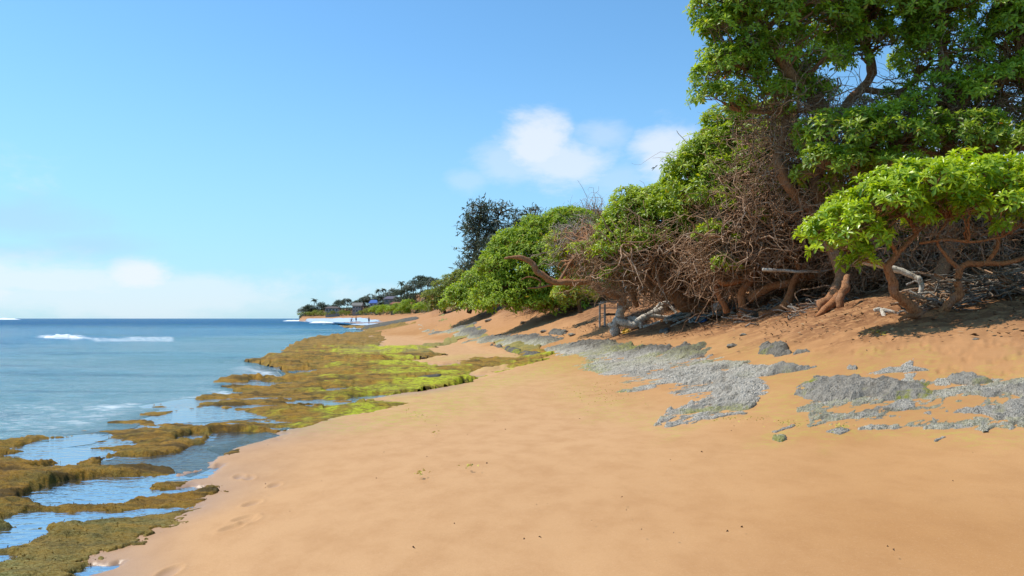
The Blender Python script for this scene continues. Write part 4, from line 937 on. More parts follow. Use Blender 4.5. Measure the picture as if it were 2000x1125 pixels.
# the leaning tree with the bleached root stump
build_tree('leaning_tree', 'low leaning tree growing from a bleached grey stump, its brown limb reaching left', 'tree',
    [[(1222, 604, 29, 5), (1218, 592, 29, 9), (1205, 578, 29, 8.5), (1185, 570, 29, 8), (1165, 560, 29, 7), (1150, 550, 29, 5.5), (1120, 552, 29, 6), (1090, 552, 29, 6), (1070, 545, 29, 6.5), (1050, 530, 29, 6), (1040, 516, 29, 5.5), (1022, 505, 29, 5), (1005, 502, 29, 3), (985, 505, 29, 2)],
     [(1078, 556, 29, 2.5), (1060, 560, 28.9, 2.2), (1045, 562, 28.8, 1.6), (1030, 563, 28.8, 1)], [(1052, 562, 29, 1.5), (1056, 550, 29, 1.8), (1045, 543, 29, 1.4), (1030, 541, 29, 1.3), (1018, 546, 29, .8)],
     [(1150, 548, 29, 4), (1165, 520, 29.2, 3.5), (1170, 490, 29.4, 3), (1150, 470, 29.5, 2)], [(1090, 552, 29, 3), (1110, 520, 29.2, 2.5), (1130, 490, 29.4, 2)]],
    [(1130, 500, 32.6, 46, 22, .6), (1168, 525, 32.3, 34, 16, .5), (1125, 572, 32, 30, 26, .6), (1100, 480, 33, 36, 22, .6), (1160, 470, 33, 36, 22, .6)],
    'leaf_mid', .20, 80, .36, 9, 306, 'bark_brown', nl=7, tang=[(1150, 495, 32.6, 60, 34, .7), (1130, 475, 33, 50, 28, .7)], tang_n=520, tang_step=.18, tang_r=.015, yellow=.12, twig_mat='twig_pale', branch_r=.02)
Vt, Ft, _ = limb_mesh([[(1218, 594, 29, 6), (1212, 606, 29, 8.5), (1209, 618, 29, 8), (1203, 630, 29, 9), (1198, 642, 29, 10), (1206, 652, 29, 9)], [(1206, 624, 29, 7), (1222, 631, 28.8, 6.5), (1240, 635, 28.7, 5.5), (1251, 634, 28.6, 5.5), (1254, 643, 28.5, 5), (1254, 654, 28.4, 6)],
    [(1251, 634, 28.7, 6), (1240, 624, 28.9, 6), (1228, 622, 29, 5)], [(1198, 640, 29, 8), (1192, 632, 29, 5)], [(1222, 596, 29, 8), (1228, 594, 28.9, 6)], [(1254, 652, 28.4, 6), (1266, 656, 28.2, 3)]], 307, 12, .25)
b_ = Vt.mean(0)
Vt2 = above_ground(Vt, -.06)
root = bpy.data.objects['leaning_tree']; new_obj('stump', mesh_np('stump', Vt2 - np.array(root.location), Ft, M['bark_grey']), root)['label'] = 'bleached grey forked root stump'

# green crowns further along
build_tree('green_tree', 'broad bright green domed tree left of the leaning limb', 'tree',
    [[(1010, 606, 45, 6), (1020, 570, 45, 6), (1050, 520, 45, 5), (1080, 470, 45, 4), (1100, 440, 45, 3)], [(1100, 612, 45, 6), (1090, 570, 45, 5), (1120, 510, 45, 4), (1140, 460, 45, 3)], [(1020, 570, 45, 4), (990, 540, 45, 3), (970, 530, 45, 2)]],
    [(1108, 438, 45, 42, 26, 1.6), (1060, 462, 45, 56, 32, 1.8), (1020, 490, 44.5, 56, 36, 1.8), (985, 530, 44, 44, 40, 1.6), (965, 575, 43.5, 28, 26, 1.2), (1050, 520, 43.5, 70, 42, 1.6), (1020, 570, 43, 60, 30, 1.4), (1080, 575, 43.5, 60, 26, 1.3), (1120, 490, 44.5, 40, 40, 1.6), (1150, 560, 44.5, 46, 36, 1.3), (950, 590, 43.5, 14, 14, .7), (985, 594, 42.5, 34, 12, .9), (1045, 594, 42.5, 44, 13, 1.), (1105, 596, 42.5, 36, 13, 1.)],
    'leaf_far', .26, 560, .58, 14, 308, 'bark_dark', nl=7, zmin=-.5, up=.45, sub_flat=.6, tang=[(1130, 590, 44, 60, 20, 1)], tang_n=150, tang_step=.3, tang_r=.02, branch_r=.05)
build_tree('green_tree', 'half bare brownish tree top showing behind the broad bright green one', 'tree',
    [[(1150, 600, 49, 6), (1150, 540, 49, 6), (1145, 480, 49, 5), (1140, 440, 49, 4)], [(1150, 540, 49, 4), (1180, 480, 49, 3), (1185, 450, 49, 2)]],
    [(1160, 450, 49, 34, 30, 1.5), (1130, 440, 49.5, 30, 24, 1.2), (1185, 460, 49, 22, 26, 1.), (1165, 490, 48.5, 34, 24, 1.)], 'leaf_olive', .26, 46, .5, 9, 309, 'bark_dark', nl=7, yellow=.14, tang=[(1155, 455, 48.8, 44, 40, 1.4), (1120, 490, 48, 40, 40, 1.)],
    tang_n=1100, tang_step=.24, tang_r=.02, twig_mat='twig')
build_tree('green_tree', 'dark green layered tree with low sweeping branches beyond the bright one', 'tree',
    [[(915, 612, 62, 5), (920, 585, 62, 5), (930, 560, 62, 4), (940, 540, 62, 3)]],
    [(930, 552, 62, 22, 22, 1.2), (908, 575, 61.5, 30, 18, 1.3), (895, 596, 61, 26, 11, 1.), (930, 600, 60, 26, 9, 1.), (935, 585, 61, 26, 22, 1.2), (955, 560, 62, 20, 26, 1.2)], 'leaf_deep', .30, 150, .6, 13, 310, 'bark_dark', nl=7, zmin=-.4, branch_r=.05, sub_flat=.45)
build_tree('green_tree', 'small olive green tree at the far end of the tree line', 'tree',
    [[(868, 611, 88, 3), (868, 590, 88, 3), (870, 570, 88, 2)]],
    [(872, 562, 88, 26, 20, 1.5), (858, 580, 87.5, 22, 16, 1.3), (888, 575, 88, 22, 24, 1.4), (846, 594, 87, 14, 11, 1), (870, 596, 86.5, 26, 10, 1.2), (900, 560, 89, 22, 30, 1.4)], 'leaf_olive', .38, 100, .7, 12, 311, 'bark_dark', nl=7, zmin=-.6, branch_r=.05)
# dark growth behind, between the trunks
BACK = [
    ('dense dark leafy shrub in the shade behind the low umbrella tree', [[(1800, 600, 20, 9), (1800, 540, 20.5, 7), (1790, 480, 21, 5), (1780, 430, 21, 3)], [(1800, 560, 20.3, 6), (1850, 510, 20.8, 4), (1880, 470, 21, 3)]],
     [(1790, 450, 21.5, 90, 50, 1.2), (1730, 500, 21.5, 60, 40, 1.), (1880, 500, 21, 80, 50, 1.)], [(1780, 520, 20.8, 120, 60, 1.3), (1880, 500, 20.5, 90, 70, 1.2), (1700, 540, 21, 60, 40, 1.)], 80, 1100),
    ('dark shrub in the shade at the right edge behind the brush pile', [[(1985, 575, 19, 9), (1980, 520, 19.5, 7), (1990, 460, 20, 5), (2000, 420, 20, 3)], [(1980, 530, 19.5, 6), (1930, 490, 19.8, 4), (1920, 440, 20, 3)]],
     [(1990, 440, 20.5, 90, 60, 1.2), (2080, 480, 20, 70, 60, 1.2), (1930, 400, 20.8, 80, 50, 1.)], [(1960, 520, 20, 110, 50, 1.2), (2060, 500, 20, 80, 60, 1.2), (1960, 430, 20.5, 100, 60, 1.)], 80, 1100),
    ('shaded brown shrub behind the crooked orange limbs', [[(1640, 600, 25, 9), (1620, 540, 25.5, 7), (1600, 470, 26, 5), (1590, 420, 26, 3)]],
     [(1600, 440, 26, 90, 50, 1.3), (1660, 500, 25.5, 70, 40, 1.2)], [(1620, 500, 25.8, 110, 80, 1.4), (1540, 540, 26, 90, 50, 1.2), (1660, 420, 25.8, 80, 60, 1.2)], 60, 1300),
    ('shaded brown shrub behind the round topped tree', [[(1420, 600, 31, 8), (1410, 540, 31, 7), (1400, 480, 31.5, 4)]],
     [(1400, 450, 31.5, 70, 36, 1.4), (1330, 500, 31, 60, 36, 1.2)], [(1380, 530, 31, 100, 60, 1.5), (1290, 550, 31.5, 70, 40, 1.2), (1460, 540, 30, 70, 60, 1.2)], 60, 1300)]
for k, (lab, limbs, cl, tg, ns, tn) in enumerate(BACK):
    build_tree('shrub', lab, 'shrub', limbs, cl, 'leaf_deep', .22, ns, .42, 10, 400 + k, 'bark_dark', nl=7, tang=tg, tang_n=tn, tang_step=.22, tang_r=.018, zmin=-.5, back=.8)
build_tree('shrub', 'yellow green shrub under the leaning limb behind the chair', 'shrub', [[(1135, 612, 36, 4), (1130, 590, 36, 3), (1125, 565, 36, 2)]],
    [(1125, 572, 36, 28, 26, .8), (1105, 575, 36, 14, 16, .5)], 'leaf_olive', .2, 36, .38, 11, 410, 'bark_dark', nl=7, zmin=-.5, yellow=.06)
build_tree('shrub', 'dark shaded shrub beneath the bright green dome', 'shrub', [[(1070, 612, 50, 4), (1075, 590, 50, 3), (1080, 575, 50, 2)]],
    [(1060, 590, 50, 60, 20, 1.4), (1120, 585, 50, 50, 24, 1.4), (1170, 585, 48, 30, 24, 1.2)], 'leaf_deep', .28, 80, .5, 11, 411, 'bark_dark', nl=6, zmin=-.6, tang=[(1100, 590, 48, 90, 22, 1.4)], tang_n=500, tang_step=.25, tang_r=.02)

# feathery dark trees on the skyline
def needle_tree(label, limbs, clumps, n, seed, size=.55, group='feathery dark trees on the skyline', leafmat='leaf_dark'):
    r = np.random.default_rng(seed); Vt, Ft, nodes = limb_mesh(limbs, seed, 7, .1, 4)
    base = nodes[0][0, :3].copy(); root = thing('ironwood_tree', label, 'tree', tuple(base), group)
    new_obj('trunk', mesh_np('trunk', Vt - base, Ft, M['bark_dark']), root)
    C, N = ell_points(clumps, n, r, -.9, 1.0); C = C + r.normal(0, .3, C.shape)
    src = np.vstack(nodes)[:, :3]; A = src[np.argmin(((C[:, None] - src[None]) ** 2).sum(-1), 1)]
    v, f = tubes(curvy(A, C, 6, .10, r, .05), np.linspace(.05, .02, 6)[None].repeat(len(C), 0), 3)
    new_obj('branches', mesh_np('branches', v - base, f, M['bark_dark']), root)['kind'] = 'stuff'
    k = 6; RC = np.repeat(C, k, 0) + r.normal(0, .42, (len(C) * k, 3)) * np.array([1, 1, .7]); RN = r.normal(0, .5, RC.shape) + np.array([-.2, 0, -.35])
    v, f, tnt = rosettes(RC, RN, size * r.uniform(.6, 1.2, len(RC)), 5, 'thin', r, 0, 0, spread=(.2, 1.2))
    new_obj('crown', mesh_np('crown', v - base, f, M[leafmat], False, {'tint': tnt}), root)['kind'] = 'stuff'
    return root
needle_tree('tallest feathery dark tree on the skyline left of the green dome', [[(915, 606, 95, 4), (918, 560, 95, 4), (925, 500, 95, 3.5), (935, 450, 95, 3), (940, 405, 95, 2)], [(925, 500, 95, 2.5), (950, 460, 95, 2), (975, 420, 95, 1.5)], [(918, 540, 95, 2), (900, 520, 95, 1.5)], [(930, 480, 95, 2), (965, 470, 95, 1.5), (985, 450, 95, 1)]],
    [(930, 415, 95, 20, 20, 1.4), (918, 450, 95, 14, 22, 1.2), (955, 408, 95, 22, 12, 1.2), (940, 440, 95, 22, 20, 1.4), (985, 410, 95, 16, 10, 1.0), (925, 490, 95, 20, 26, 1.3), (970, 450, 95, 18, 22, 1.2), (910, 522, 95, 14, 12, 1)], 250, 501)
needle_tree('lower dense feathery dark tree beside the tallest one', [[(955, 600, 90, 4), (955, 550, 90, 3.5), (960, 500, 90, 3), (970, 470, 90, 2)]],
    [(960, 490, 90, 26, 26, 1.5), (975, 520, 90, 26, 30, 1.4), (935, 525, 90, 24, 24, 1.4), (990, 480, 90, 18, 26, 1.2), (915, 540, 90, 18, 14, 1.2)], 260, 502)
needle_tree('small open feathery tree showing above the green dome', [[(1025, 600, 92, 3), (1024, 520, 92, 3), (1022, 460, 92, 2.5), (1030, 420, 92, 1.5)], [(1022, 460, 92, 2), (1040, 430, 92, 1.5), (1046, 412, 92, 1)]],
    [(1015, 435, 92, 18, 16, 1.1), (1042, 418, 92, 10, 12, 1), (1010, 460, 92, 20, 18, 1.1), (1035, 450, 92, 16, 20, 1.1)], 120, 503)
needle_tree('dark twiggy tree top poking out beside the sloping crown', [[(1345, 480, 36, 2.4), (1330, 400, 36, 2), (1318, 350, 36, 1.4), (1316, 338, 36, .8)]], [(1316, 342, 36, 5, 4, .2), (1322, 358, 36, 5, 6, .2)], 10, 504, .22)
needle_tree('dark twiggy tree top beside the round topped tree', [[(1225, 500, 40, 2.4), (1212, 440, 40, 2), (1203, 412, 40, 1.2)]], [(1203, 408, 40, 6, 6, .3), (1210, 420, 40, 6, 8, .3)], 12, 505, .25)

# ------------------------------------------------------------------ the far headland: trees, palms, bushes, houses
rh = np.random.default_rng(77)
def far_tree(label, px, top, d, wpx, seed, mat='leaf_hill', name='headland_tree', cat='tree', group='trees on the far headland', flat_top=.8, nclump=16, trunk=True):
    r = np.random.default_rng(seed); x = (px - 1000) * d / F; z0 = gz(x, d); zt = ZC - (top - HY) * d / F; h = max(zt - z0, 1.6); wd = wpx * d / F / 2
    root = thing(name, label, cat, (x, d, z0), group)
    wd *= 1.25; ch = h * (.86 if trunk else .97); cz = h - ch * .5
    if trunk:
        pth = np.array([[(0, 0, -.3), (r.normal(0, .15), 0, h * .3), (r.normal(0, .3), r.normal(0, .3), h * .6), (r.normal(0, .3), 0, h * .85)]])
        v, f = tubes(pth, np.array([[.26, .2, .14, .06]]) * max(1, h / 8), 6); new_obj('trunk', mesh_np('trunk', v, f, M['bark_dark']), root)
    d_ = r.normal(0, 1, (nclump, 3)); d_ /= np.linalg.norm(d_, axis=1, keepdims=True); d_[:, 2] = np.abs(d_[:, 2]) * 1.3 - .45
    C = d_ * np.array([wd * .75, wd * .75, ch * .42]) + np.array([0, 0, cz]); rad = min(wd, ch) * .42
    k = 26; q = r.normal(0, 1, (nclump, k, 3)); q /= np.linalg.norm(q, axis=-1, keepdims=True); q[..., 2] = np.abs(q[..., 2]) * .9 - .2
    RC = (C[:, None] + q * rad * r.uniform(.75, 1.1, (nclump, k, 1))).reshape(-1, 3); RC[:, 2] = np.maximum(RC[:, 2], .2)
    RN = (q + np.array([0, 0, .5])).reshape(-1, 3); sz = np.full(len(RC), max(.30, rad * .55)) * r.uniform(.7, 1.2, len(RC))
    v, f, tnt = rosettes(RC, RN, sz, 5, 'thin', r, 0, 0, spread=(-.1, .9)); v[:, 2] = np.maximum(v[:, 2], .05)
    new_obj('crown', mesh_np('crown', v, f, M[mat], False, {'tint': tnt}), root)['kind'] = 'stuff'
    return root
def palm(label, px, top, d, seed, group='palms on the far headland'):
    r = np.random.default_rng(seed); x = (px - 1000) * d / F; z0 = gz(x, d); zt = ZC - (top - HY) * d / F; h = max(zt - z0 - 1.0, 3)
    root = thing('palm_tree', label, 'palm', (x, d, z0), group)
    lean = r.normal(0, .5); pth = np.array([[(0, 0, -.3), (lean * .3, 0, h * .4), (lean * .7, 0, h * .75), (lean, 0, h)]]); v, f = tubes(pth, np.array([[.28, .22, .18, .16]]), 6)
    new_obj('trunk', mesh_np('trunk', v, f, M['bark_dark']), root)
    V, Fq = [], []
    for k in range(16):
        a = k * 2.4 + r.normal(0, .2); up_ = r.uniform(-.1, 1.0); Lf = r.uniform(1.9, 2.7); pts = []
        for s_ in np.linspace(0, 1, 6):
            rr = Lf * s_; zz = up_ * rr - .42 * rr * rr * (1 - .3 * up_); wv = .36 * math.sin(math.pi * min(1, s_ * .9 + .1)) + .03
            c = np.array([lean + math.cos(a) * rr * (1 - .15 * up_), math.sin(a) * rr * (1 - .15 * up_), h + zz]); sd = np.array([-math.sin(a), math.cos(a), 0])
            pts += [c - sd * wv - np.array([0, 0, wv * .5]), c, c + sd * wv - np.array([0, 0, wv * .5])]
        b = len(V); V += pts
        for i in range(5): Fq += [(b + i * 3, b + i * 3 + 1, b + i * 3 + 4, b + i * 3 + 3), (b + i * 3 + 1, b + i * 3 + 2, b + i * 3 + 5, b + i * 3 + 4)]
    tn = np.tile(np.array([.4, 0, 0]), (len(V), 1)); o = new_obj('fronds', mesh_np('fronds', np.array(V), np.array(Fq), M['leaf_hill'], False, {'tint': tn}), root); o['kind'] = 'stuff'
    return root
HT = [(597, 601, 440, 26, 'low windswept tree at the very tip of the headland'), (606, 596, 438, 24, 'dark rounded tree just above the tip of the headland'), (628, 591, 440, 24, 'dark tree between the lone palm and the low white house'),
      (641, 596, 445, 22, 'dark tree rising behind the low white house'), (655, 597, 450, 20, 'smaller dark tree at the right end of the low white house roof'),
      (664, 586, 440, 22, 'left one of the two tall round trees between the houses'), (677, 583, 436, 20, 'right one of the two tall round trees between the houses'), (700, 588, 430, 22, 'dark tree just behind the grey gabled house'),
      (712, 583, 420, 30, 'dark dense tree right of the grey gabled house'), (727, 577, 420, 34, 'broad round dark tree above the blue roof'), (742, 582, 410, 26, 'dark tree right behind the blue roofed house'),
      (756, 574, 400, 30, 'dark tree at the foot of the palm cluster'), (768, 565, 390, 26, 'dark tree between the palm cluster and the tallest palm'), (782, 567, 370, 26, 'dark tree around the tallest palm trunk'),
      (795, 560, 350, 26, 'dark tree right of the tallest palm'), (808, 548, 330, 28, 'tall grey green tree left of the hill crest'), (822, 538, 310, 30, 'highest dark tree on the hill crest'), (836, 543, 290, 30, 'dark tree on the crest beside the olive tree'),
      (850, 546, 270, 34, 'dark tree mostly hidden behind the small olive tree'), (800, 572, 300, 30, 'mid slope dark tree above the bright bushes'), (830, 566, 270, 30, 'mid slope dark tree near the small olive tree'), (775, 580, 330, 24, 'short dark tree below the tallest palm')]
for k, (px, top, d, wp, lab) in enumerate(HT): far_tree(lab, px, top, d, wp, 600 + k, 'leaf_hill' if k % 3 else 'leaf_dark')
HB = [(597, 610, 425, 30, 'dark low bush covering the tip of the headland'), (618, 607, 415, 36, 'long low green bush below the lone palm'), (648, 606, 405, 24, 'green bush in front of the low white house'), (722, 600, 360, 20, 'small dark green bush below the blue roof'),
      (737, 597, 340, 24, 'round green bush right of the small dark one'), (752, 596, 320, 24, 'second round green bush on the beach edge'), (772, 594, 300, 30, 'largest round green bush on the beach edge'),
      (800, 586, 270, 34, 'wide bright green bush below the crest'), (822, 592, 240, 32, 'bright green bush touching the olive tree'), (786, 600, 270, 26, 'green bush low on the sand behind the people'), (672, 607, 400, 26, 'dark bush between the two houses'), (708, 607, 385, 22, 'dark bush right of the grey gabled house')]
for k, (px, top, d, wp, lab) in enumerate(HB): far_tree(lab, px, top, d, wp, 640 + k, 'leaf_far' if px > 728 else 'leaf_olive', 'bush', 'bush', 'bushes along the far beach', trunk=False)
palm('lone palm on the tip of the headland', 613, 582, 440, 701); palm('left palm of the cluster on the slope', 741, 563, 398, 702); palm('right palm of the cluster on the slope', 748, 561, 396, 703)
palm('tallest palm standing alone above the slope', 784, 548, 368, 704); palm('small palm leaning beside the tallest one', 790, 556, 366, 705); palm('low palm in front of the blue roofed house', 742, 588, 345, 706); palm('short palm right of the tallest one', 796, 556, 360, 707)

M['wall_grey'] = m_plain('grey_timber_wall', (0.24, 0.24, 0.23)); M['wall_white'] = m_plain('white_wall', (0.36, 0.39, 0.42)); M['roof_brown'] = m_plain('brown_roof', (0.13, 0.10, 0.085))
M['roof_grey'] = m_plain('grey_roof', (0.20, 0.19, 0.17)); M['roof_blue'] = m_plain('blue_roof', (0.03, 0.12, 0.42), .5); M['roof_red'] = m_plain('rust_red_roof', (0.26, 0.09, 0.07)); M['roof_violet'] = m_plain('slate_roof', (0.13, 0.12, 0.155))
M['pane'] = m_plain('window_glass', (0.03, 0.04, 0.05), .1, .6, 0); M['frame'] = m_plain('white_frame', (0.5, 0.5, 0.5))
def box(x0, x1, y0, y1, z0, z1):
    v = [(x0, y0, z0), (x1, y0, z0), (x1, y1, z0), (x0, y1, z0), (x0, y0, z1), (x1, y0, z1), (x1, y1, z1), (x0, y1, z1)]
    f = [(0, 3, 2, 1), (4, 5, 6, 7), (0, 1, 5, 4), (1, 2, 6, 5), (2, 3, 7, 6), (3, 0, 4, 7)]
    return np.array(v, float), np.array(f)
def boxes(name, L, mat, parent, smooth=False):
    Vs, Fs, o = [], [], 0
    for b in L:
        v, f = box(*b); Vs.append(v); Fs.append(f + o); o += 8
    return new_obj(name, mesh_np(name, np.vstack(Vs), np.vstack(Fs), mat, smooth), parent)
def house(label, px, d, w_, h, dep, eave_py, wall, roof, gable=1.2, cols=3, rows_=2, hip=True, sink=3.0):
    x = (px - 1000) * d / F; z1 = ZC - (eave_py - HY) * d / F; z0 = z1 - h
    root = thing('house', label, 'house', (x, d, z0)); w2 = w_ / 2
    boxes('wall', [(-w2, w2, 0, dep, -sink, h)], wall, root)
    o_ = .5; v = np.array([(-w2 - o_, -o_, h), (w2 + o_, -o_, h), (w2 + o_, dep + o_, h), (-w2 - o_, dep + o_, h), (-w2 - o_ + (w_ * .25 if hip else 0), dep / 2, h + gable), (w2 + o_ - (w_ * .25 if hip else 0), dep / 2, h + gable),
                           (-w2 - o_, -o_, h - .18), (w2 + o_, -o_, h - .18), (w2 + o_, dep + o_, h - .18), (-w2 - o_, dep + o_, h - .18)], float)
    me = bpy.data.meshes.new('roof'); me.from_pydata([tuple(q) for q in v + np.array([0, 0, .19])], [], [(0, 1, 5, 4), (2, 3, 4, 5), (3, 0, 4), (1, 2, 5), (6, 7, 1, 0), (7, 8, 2, 1), (8, 9, 3, 2), (9, 6, 0, 3), (9, 8, 7, 6)]); me.materials.append(roof); new_obj('roof', me, root)
    for i in range(cols):
        for j in range(rows_):
            cx = -w2 + w_ * (i + .5) / cols; cz = h * (j + .55) / rows_; ww = min(.7, w_ / cols * .3); hh = min(.65, h / rows_ * .27)
            fr = boxes('window', [(cx - ww, cx + ww, -.08, -.003, cz - hh - .1, cz - hh), (cx - ww, cx + ww, -.08, -.003, cz + hh, cz + hh + .1), (cx - ww - .1, cx - ww, -.08, -.003, cz - hh - .1, cz + hh + .1), (cx + ww, cx + ww + .1, -.08, -.003, cz - hh - .1, cz + hh + .1)], M['frame'], root)
            boxes('pane', [(cx - ww, cx + ww, -.04, -.006, cz - hh, cz + hh)], M['pane'], fr)
    return root
house('grey two storey gabled house between the round trees', 697, 396, 4.4, 3.4, 4, 597.5, M['wall_grey'], M['roof_grey'], 1.5, 3, 2, False)
house('long low house with a white wall and brown roof near the headland tip', 648, 404, 6.5, 1.8, 4, 602, M['wall_white'], M['roof_brown'], .7, 4, 1)
house('small house with a bright blue roof on the slope', 729, 372, 3.4, 1.6, 3, 592.5, M['wall_white'], M['roof_blue'], 1.5, 2, 1)
house('house with a rust red roof among the bushes', 774, 322, 4.6, 1.6, 3, 595, M['wall_grey'], M['roof_red'], .9, 3, 1)
house('house with a wide slate coloured roof above the rust red one', 764, 345, 6.0, 1.6, 4, 584.5, M['wall_grey'], M['roof_violet'], 1.2, 3, 1)

# ------------------------------------------------------------------ surf of the far bay and breaking waves
def m_foam():
    m, t, out = material('white_foam'); p = objpos(t); n = t.noise(p, 3, 5, .7)
    principled(t, out, t.mix(n, (.70, .76, .82), (.93, .94, .95)), .7, .3, t.bump(n, .6, .1)); return m
M['foam'] = m_foam()
M['wash'] = m_plain('thin_wash', (0.50, 0.58, 0.66), .35, .4, .25, .6, .2)
def breaker(label, px0, px1, py_base, hgt, seed, thick=1.2, bow=0.0):
    d = ZC * F / (py_base - HY); hgt *= 1.0; x0 = (px0 - 1000) * d / F; x1 = (px1 - 1000) * d / F; n = 90; k = 12
    t = np.linspace(0, 1, n)[:, None]; s_ = np.linspace(0, 1, k)[None]; X = lerp(x0, x1, t) + 0 * s_
    env = np.sin(np.pi * t) ** .5 * (.5 + .8 * fbm(t * 9, t * 0 + seed, 3, seed))
    Y = d + (s_ - .35) * thick * 2 * (1 + .3 * fbm(t * 7, t * 0, 2, seed)) + bow * (t - .5) ** 2
    Zq = hgt * env * np.sin(np.pi * np.clip(s_, 0, 1)) ** .8 * (.75 + .6 * fbm(X * 1.3, s_ * 5 + X * 0, 3, seed + 2)) - .06
    V = np.stack([X, Y, Zq], -1).reshape(-1, 3); c = np.array([(x0 + x1) / 2, d, 0])
    o = new_obj('breaking_wave', mesh_np('breaking_wave', V - c, grid_faces(n, k), M['foam']), None, tuple(c)); return tag(o, label, 'wave', 'white breaking waves')
breaker('white breaker furthest out before the headland', 553, 604, 627.2, .75, 801, 3)
breaker('white breaker nearest the people in the bay', 603, 652, 631.0, .65, 802, 2)
breaker('thin white crest breaking on the left of the sea', 70, 166, 663.4, .36, 803, .34)
breaker('white surf far out on the horizon at the left edge', -40, 34, 624.2, 2.0, 804, 6)
def strip_foam(label, poly, seed, lift=.03):
    pl = np.array(poly); x0, y0 = pl.min(0); x1, y1 = pl.max(0); xs = np.linspace(x0, x1, 90); ys = np.linspace(y0, y1, 90); Yg, Xg = np.meshgrid(ys, xs, indexing='ij')
    s_ = poly_sd(pl, Xg, Yg, 5) + (fbm(Xg * .12, Yg * .05, 4, seed) - .5) * 5; G_ = np.maximum(ground(Xg, Yg), 0) + lift + .06 * fbm(Xg * .8, Yg * .3, 3, seed)
    V = np.stack([Xg, Yg, G_], -1).reshape(-1, 3); Fc = grid_faces(90, 90); keep = (s_.ravel() > 0)[Fc].all(1)
    if keep.sum() == 0: return
    V2, F2 = compact(V, Fc[keep]); o = new_obj('surf_foam', mesh_np('surf_foam', V2, F2, M['wash'])); return tag(o, label, kind='stuff')
def tpoly(L): return [((px - 1000) * d / F, d) for px, d in L]
strip_foam('white wash spread across the far bay in front of the headland sand', tpoly([(590, 330), (650, 300), (700, 235), (745, 205), (735, 250), (700, 330), (650, 385), (596, 400)]), 811)
strip_foam('white wash around the feet of the people', tpoly([(690, 182), (740, 160), (752, 175), (715, 212), (694, 214)]), 812)
strip_foam('white wash behind the dark ledge of the shelf', tpoly([(680, 110), (700, 104), (735, 100), (728, 108), (690, 118)]), 813)

